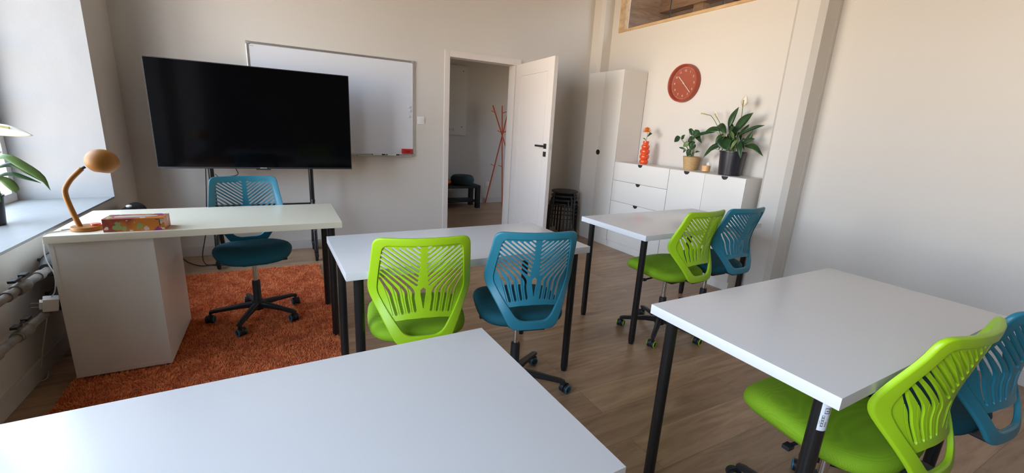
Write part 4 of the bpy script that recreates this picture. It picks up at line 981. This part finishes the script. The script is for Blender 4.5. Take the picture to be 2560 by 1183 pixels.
# ------------------------------------------------------------------ heating pipes along the left wall
for z, zl, lab in ((.545, .0, 'upper grey heating pipe with a butterfly valve and black finned tube on the left wall'), (.365, .0, 'lower grey heating pipe with a butterfly valve and black finned tube on the left wall')):
    px = -1.015; yv = 2.46 if z > .5 else 2.40
    t = empty('heating_pipe', (px, 2.0, z), 0, lab, 'pipe', 'heating pipes on the left wall')
    b = B(); add_tube(b, [(0, -1.9, 0), (0, .72, 0)], .0165, 16)
    for yy in (.18, .36, .62): add_tube(b, [(0, yy-.018, 0), (0, yy+.018, 0)], .022, 14)
    add_tube(b, [(-.10, -1.2, 0), (0, -1.2, 0)], .006, 8); obj('pipe', b, M['pipe'], t)
    b = B(); yl = yv-2.0; add_tube(b, [(0, yl-.045, 0), (0, yl-.03, 0), (0, yl+.03, 0), (0, yl+.045, 0)], [.023, .027, .027, .023], 16); add_tube(b, [(0, yl, 0), (0, yl, .040)], .008, 10); vb = obj('valve_body', b, M['pipe'], t)
    b = B(); add_box(b, (-.006, yl-.012, .036), (.006, yl+.012, .044), .002, None); add_box(b, (-.012, yl-.062, .038), (.012, yl-.022, .050), .004, None); add_box(b, (-.012, yl+.022, .038), (.012, yl+.062, .050), .004); add_box(b, (-.005, yl-.03, .036), (.005, yl+.03, .044), .002)
    obj('valve_handle', b, M['blackmatte'], vb)
    b = B(); prof = []
    add_tube(b, [(0, .70, 0), (0, .74, 0), (0, .80, 0)], [.030, .042, .058], 24)
    y_ = .80
    while y_ < 2.18: add_tube(b, [(0, y_, 0), (0, y_+.006, 0)], .061, 24); y_ += .018
    add_tube(b, [(0, .78, 0), (0, 2.2, 0)], .05, 20); add_tube(b, [(0, 2.18, 0), (0, 2.2, 0)], .063, 24)
    obj('finned_tube', b, M['blackmatte'], t)
    b = B(); add_tube(b, [(-.10, .9, 0), (-.03, .9, 0)], .008, 8); add_tube(b, [(-.10, 2.0, 0), (-.03, 2.0, 0)], .008, 8); obj('wall_bracket', b, M['blackmatte'], t)
b = B(); add_lathe(b, [(0, 0), (.014, 0), (.018, .006), (.016, .014), (.006, .018), (0, .018)], 20); o = obj('valve_cap', b, M['white']); o.location = (-1.005, 3.99, .606); tag(o, 'small pale cap on the end of the upper black finned tube behind the desk', 'cap')

# ------------------------------------------------------------------ stacked stools behind the door
def make_stool(lab):
    s = empty('stool', (0, 0, 0), 0, lab, 'stool', 'black stools stacked behind the open door')
    b = B(); add_lathe(b, [(0, .425), (.150, .425), (.162, .430), (.165, .440), (.160, .450), (.14, .454), (0, .450)], 40); obj('seat', b, M['blackplastic'], s)
    for k in range(4):
        a = PI/4+PI/2*k; b = B(); add_tube(b, [(.156*math.cos(a), .156*math.sin(a), .438), (.178*math.cos(a), .178*math.sin(a), .408), (.190*math.cos(a), .190*math.sin(a), 0)], .0105, 10); obj('leg', b, M['blackmatte'], s)
    b = B(); add_lathe(b, [(.164, .26), (.172, .26), (.172, .266), (.164, .266), (.164, .26)], 32); obj('foot_ring', b, M['blackmatte'], s)
    return s
s0 = make_stool('lowest black stool of the stack behind the open door'); s0.location = (3.085, 4.36, 0); s0.rotation_euler = (0, 0, .3)
for k, lab in ((1, 'second black stool from the floor in the stack behind the open door'), (2, 'second black stool from the top of the stack behind the open door'), (3, 'topmost black stool of the stack behind the open door')):
    dup(s0, (3.085+.002*k, 4.36, .050*k), .3+.22*k, lab)

# ------------------------------------------------------------------ hallway things
t = empty('coat_rack', (3.33, 6.65, 0), 0, 'orange wooden coat rack of crossed poles in the hallway', 'coat rack')
for k, (bx_, by_, tx_, ty_) in enumerate(((-.17, .21, .069, -.085), (-.032, -.19, .013, .077), (.37, -.25, -.15, .10))):
    b = B(); A_, T_ = Vector((bx_, by_, 0)), Vector((tx_, ty_, 1.67)); add_tube(b, [A_, T_], .0105, 12); pole = obj('pole', b, M['rackor'], t)
    for f_, sgn in ((.93, 1), (.74, -1), (.40, 1)):
        b = B(); c_ = A_.lerp(T_, f_); dd = Vector((tx_-bx_, 0, 0)).normalized()*(1 if f_ > .6 else -1); add_tube(b, [c_, c_+Vector((dd.x*.075, -.01, .028))], .0065, 8); obj('peg', b, M['rackor'], pole)
t = empty('low_bench', (2.42, 6.60, 0), 0, 'low black bench with a shelf standing in the hallway', 'bench')
b = B(); add_box(b, (-.44, -.18, .33), (.44, .18, .375), .003); obj('bench_top', b, M['blackmatte'], t)
b = B(); add_box(b, (-.42, -.16, .10), (.39, .16, .125), .003); obj('shelf', b, M['blackmatte'], t)
for sx_ in (-1, 1):
    for sy_ in (-1, 1): b = B(); add_box(b, (sx_*.405-.035, sy_*.145-.035, 0), (sx_*.405+.035, sy_*.145+.035, .33), .002); obj('leg', b, M['blackmatte'], t)
b = B(); prof = [(0, 0), (.10, 0)]
for k in range(1, 12): a = -PI/2+PI*k/12; prof.append((.125+.065*math.cos(a), .078+.078*math.sin(a)))
prof += [(.10, .150), (.0, .135)]; add_lathe(b, prof, 48)
for v in b.verts:
    a = math.atan2(v.co.y, v.co.x); rr = math.hypot(v.co.x, v.co.y)
    if rr > .05: k_ = 1+.02*abs(math.sin(a*10)); v.co.x *= k_; v.co.y *= k_
o = obj('round_cushion', b, M['pouf']); o.location = (2.60, 6.58, .376); tag(o, 'round dark teal pleated floor cushion on the black bench', 'cushion')
b = B(); prof = [(0, 0)]+[(.15*math.cos(-PI/2+PI*k/10)**.7 if 0 < k < 10 else 0, .05+.05*math.sin(-PI/2+PI*k/10)) for k in range(1, 10)]+[(0, .10)]; add_lathe(b, prof, 32)
o = obj('cushion', b, M['cushor']); o.location = (2.25, 6.58, .376); tag(o, 'orange cushion on the black bench, mostly hidden by the door frame', 'cushion')
t = empty('wall_board', (2.30, HY, 1.70), 0, 'large pale flat board mounted on the hallway wall', 'board')
b = B(); add_box(b, (-.45, -.030, -.54), (.45, 0, .54), .002); pb = obj('panel', b, mat('board_paint', (.70, .68, .64, 1), .6), t)
b = B()
for x, z in ((.38, .46), (.37, -.41)): add_lathe(b, [(0, 0), (.010, 0), (.009, .003), (0, .004)], 12, T(x, -.030, z) @ R(PI/2, 'X'))
obj('screw', b, M['grey'], pb)
b = B(); tb = text_bm('B. U', .055, .0004); merge(b, tb, T(.185, -.0308, -.455) @ R(PI/2, 'X')); obj('lettering', b, M['grey'], pb, smooth=False)
e = empty('power_socket', (3.184, HY, .335), 0, 'white power socket on the hallway wall behind the coat rack', 'socket')
b = B(); add_box(b, (-.04, -.008, -.04), (.04, 0, .04), .003); obj('surround', b, M['white'], e)
b = B(); add_lathe(b, [(.022, 0), (.022, .004), (.019, .004), (.018, -.003), (0, -.003)], 24, T(0, -.008, 0) @ R(PI/2, 'X')); obj('outlet', b, M['white'], e)
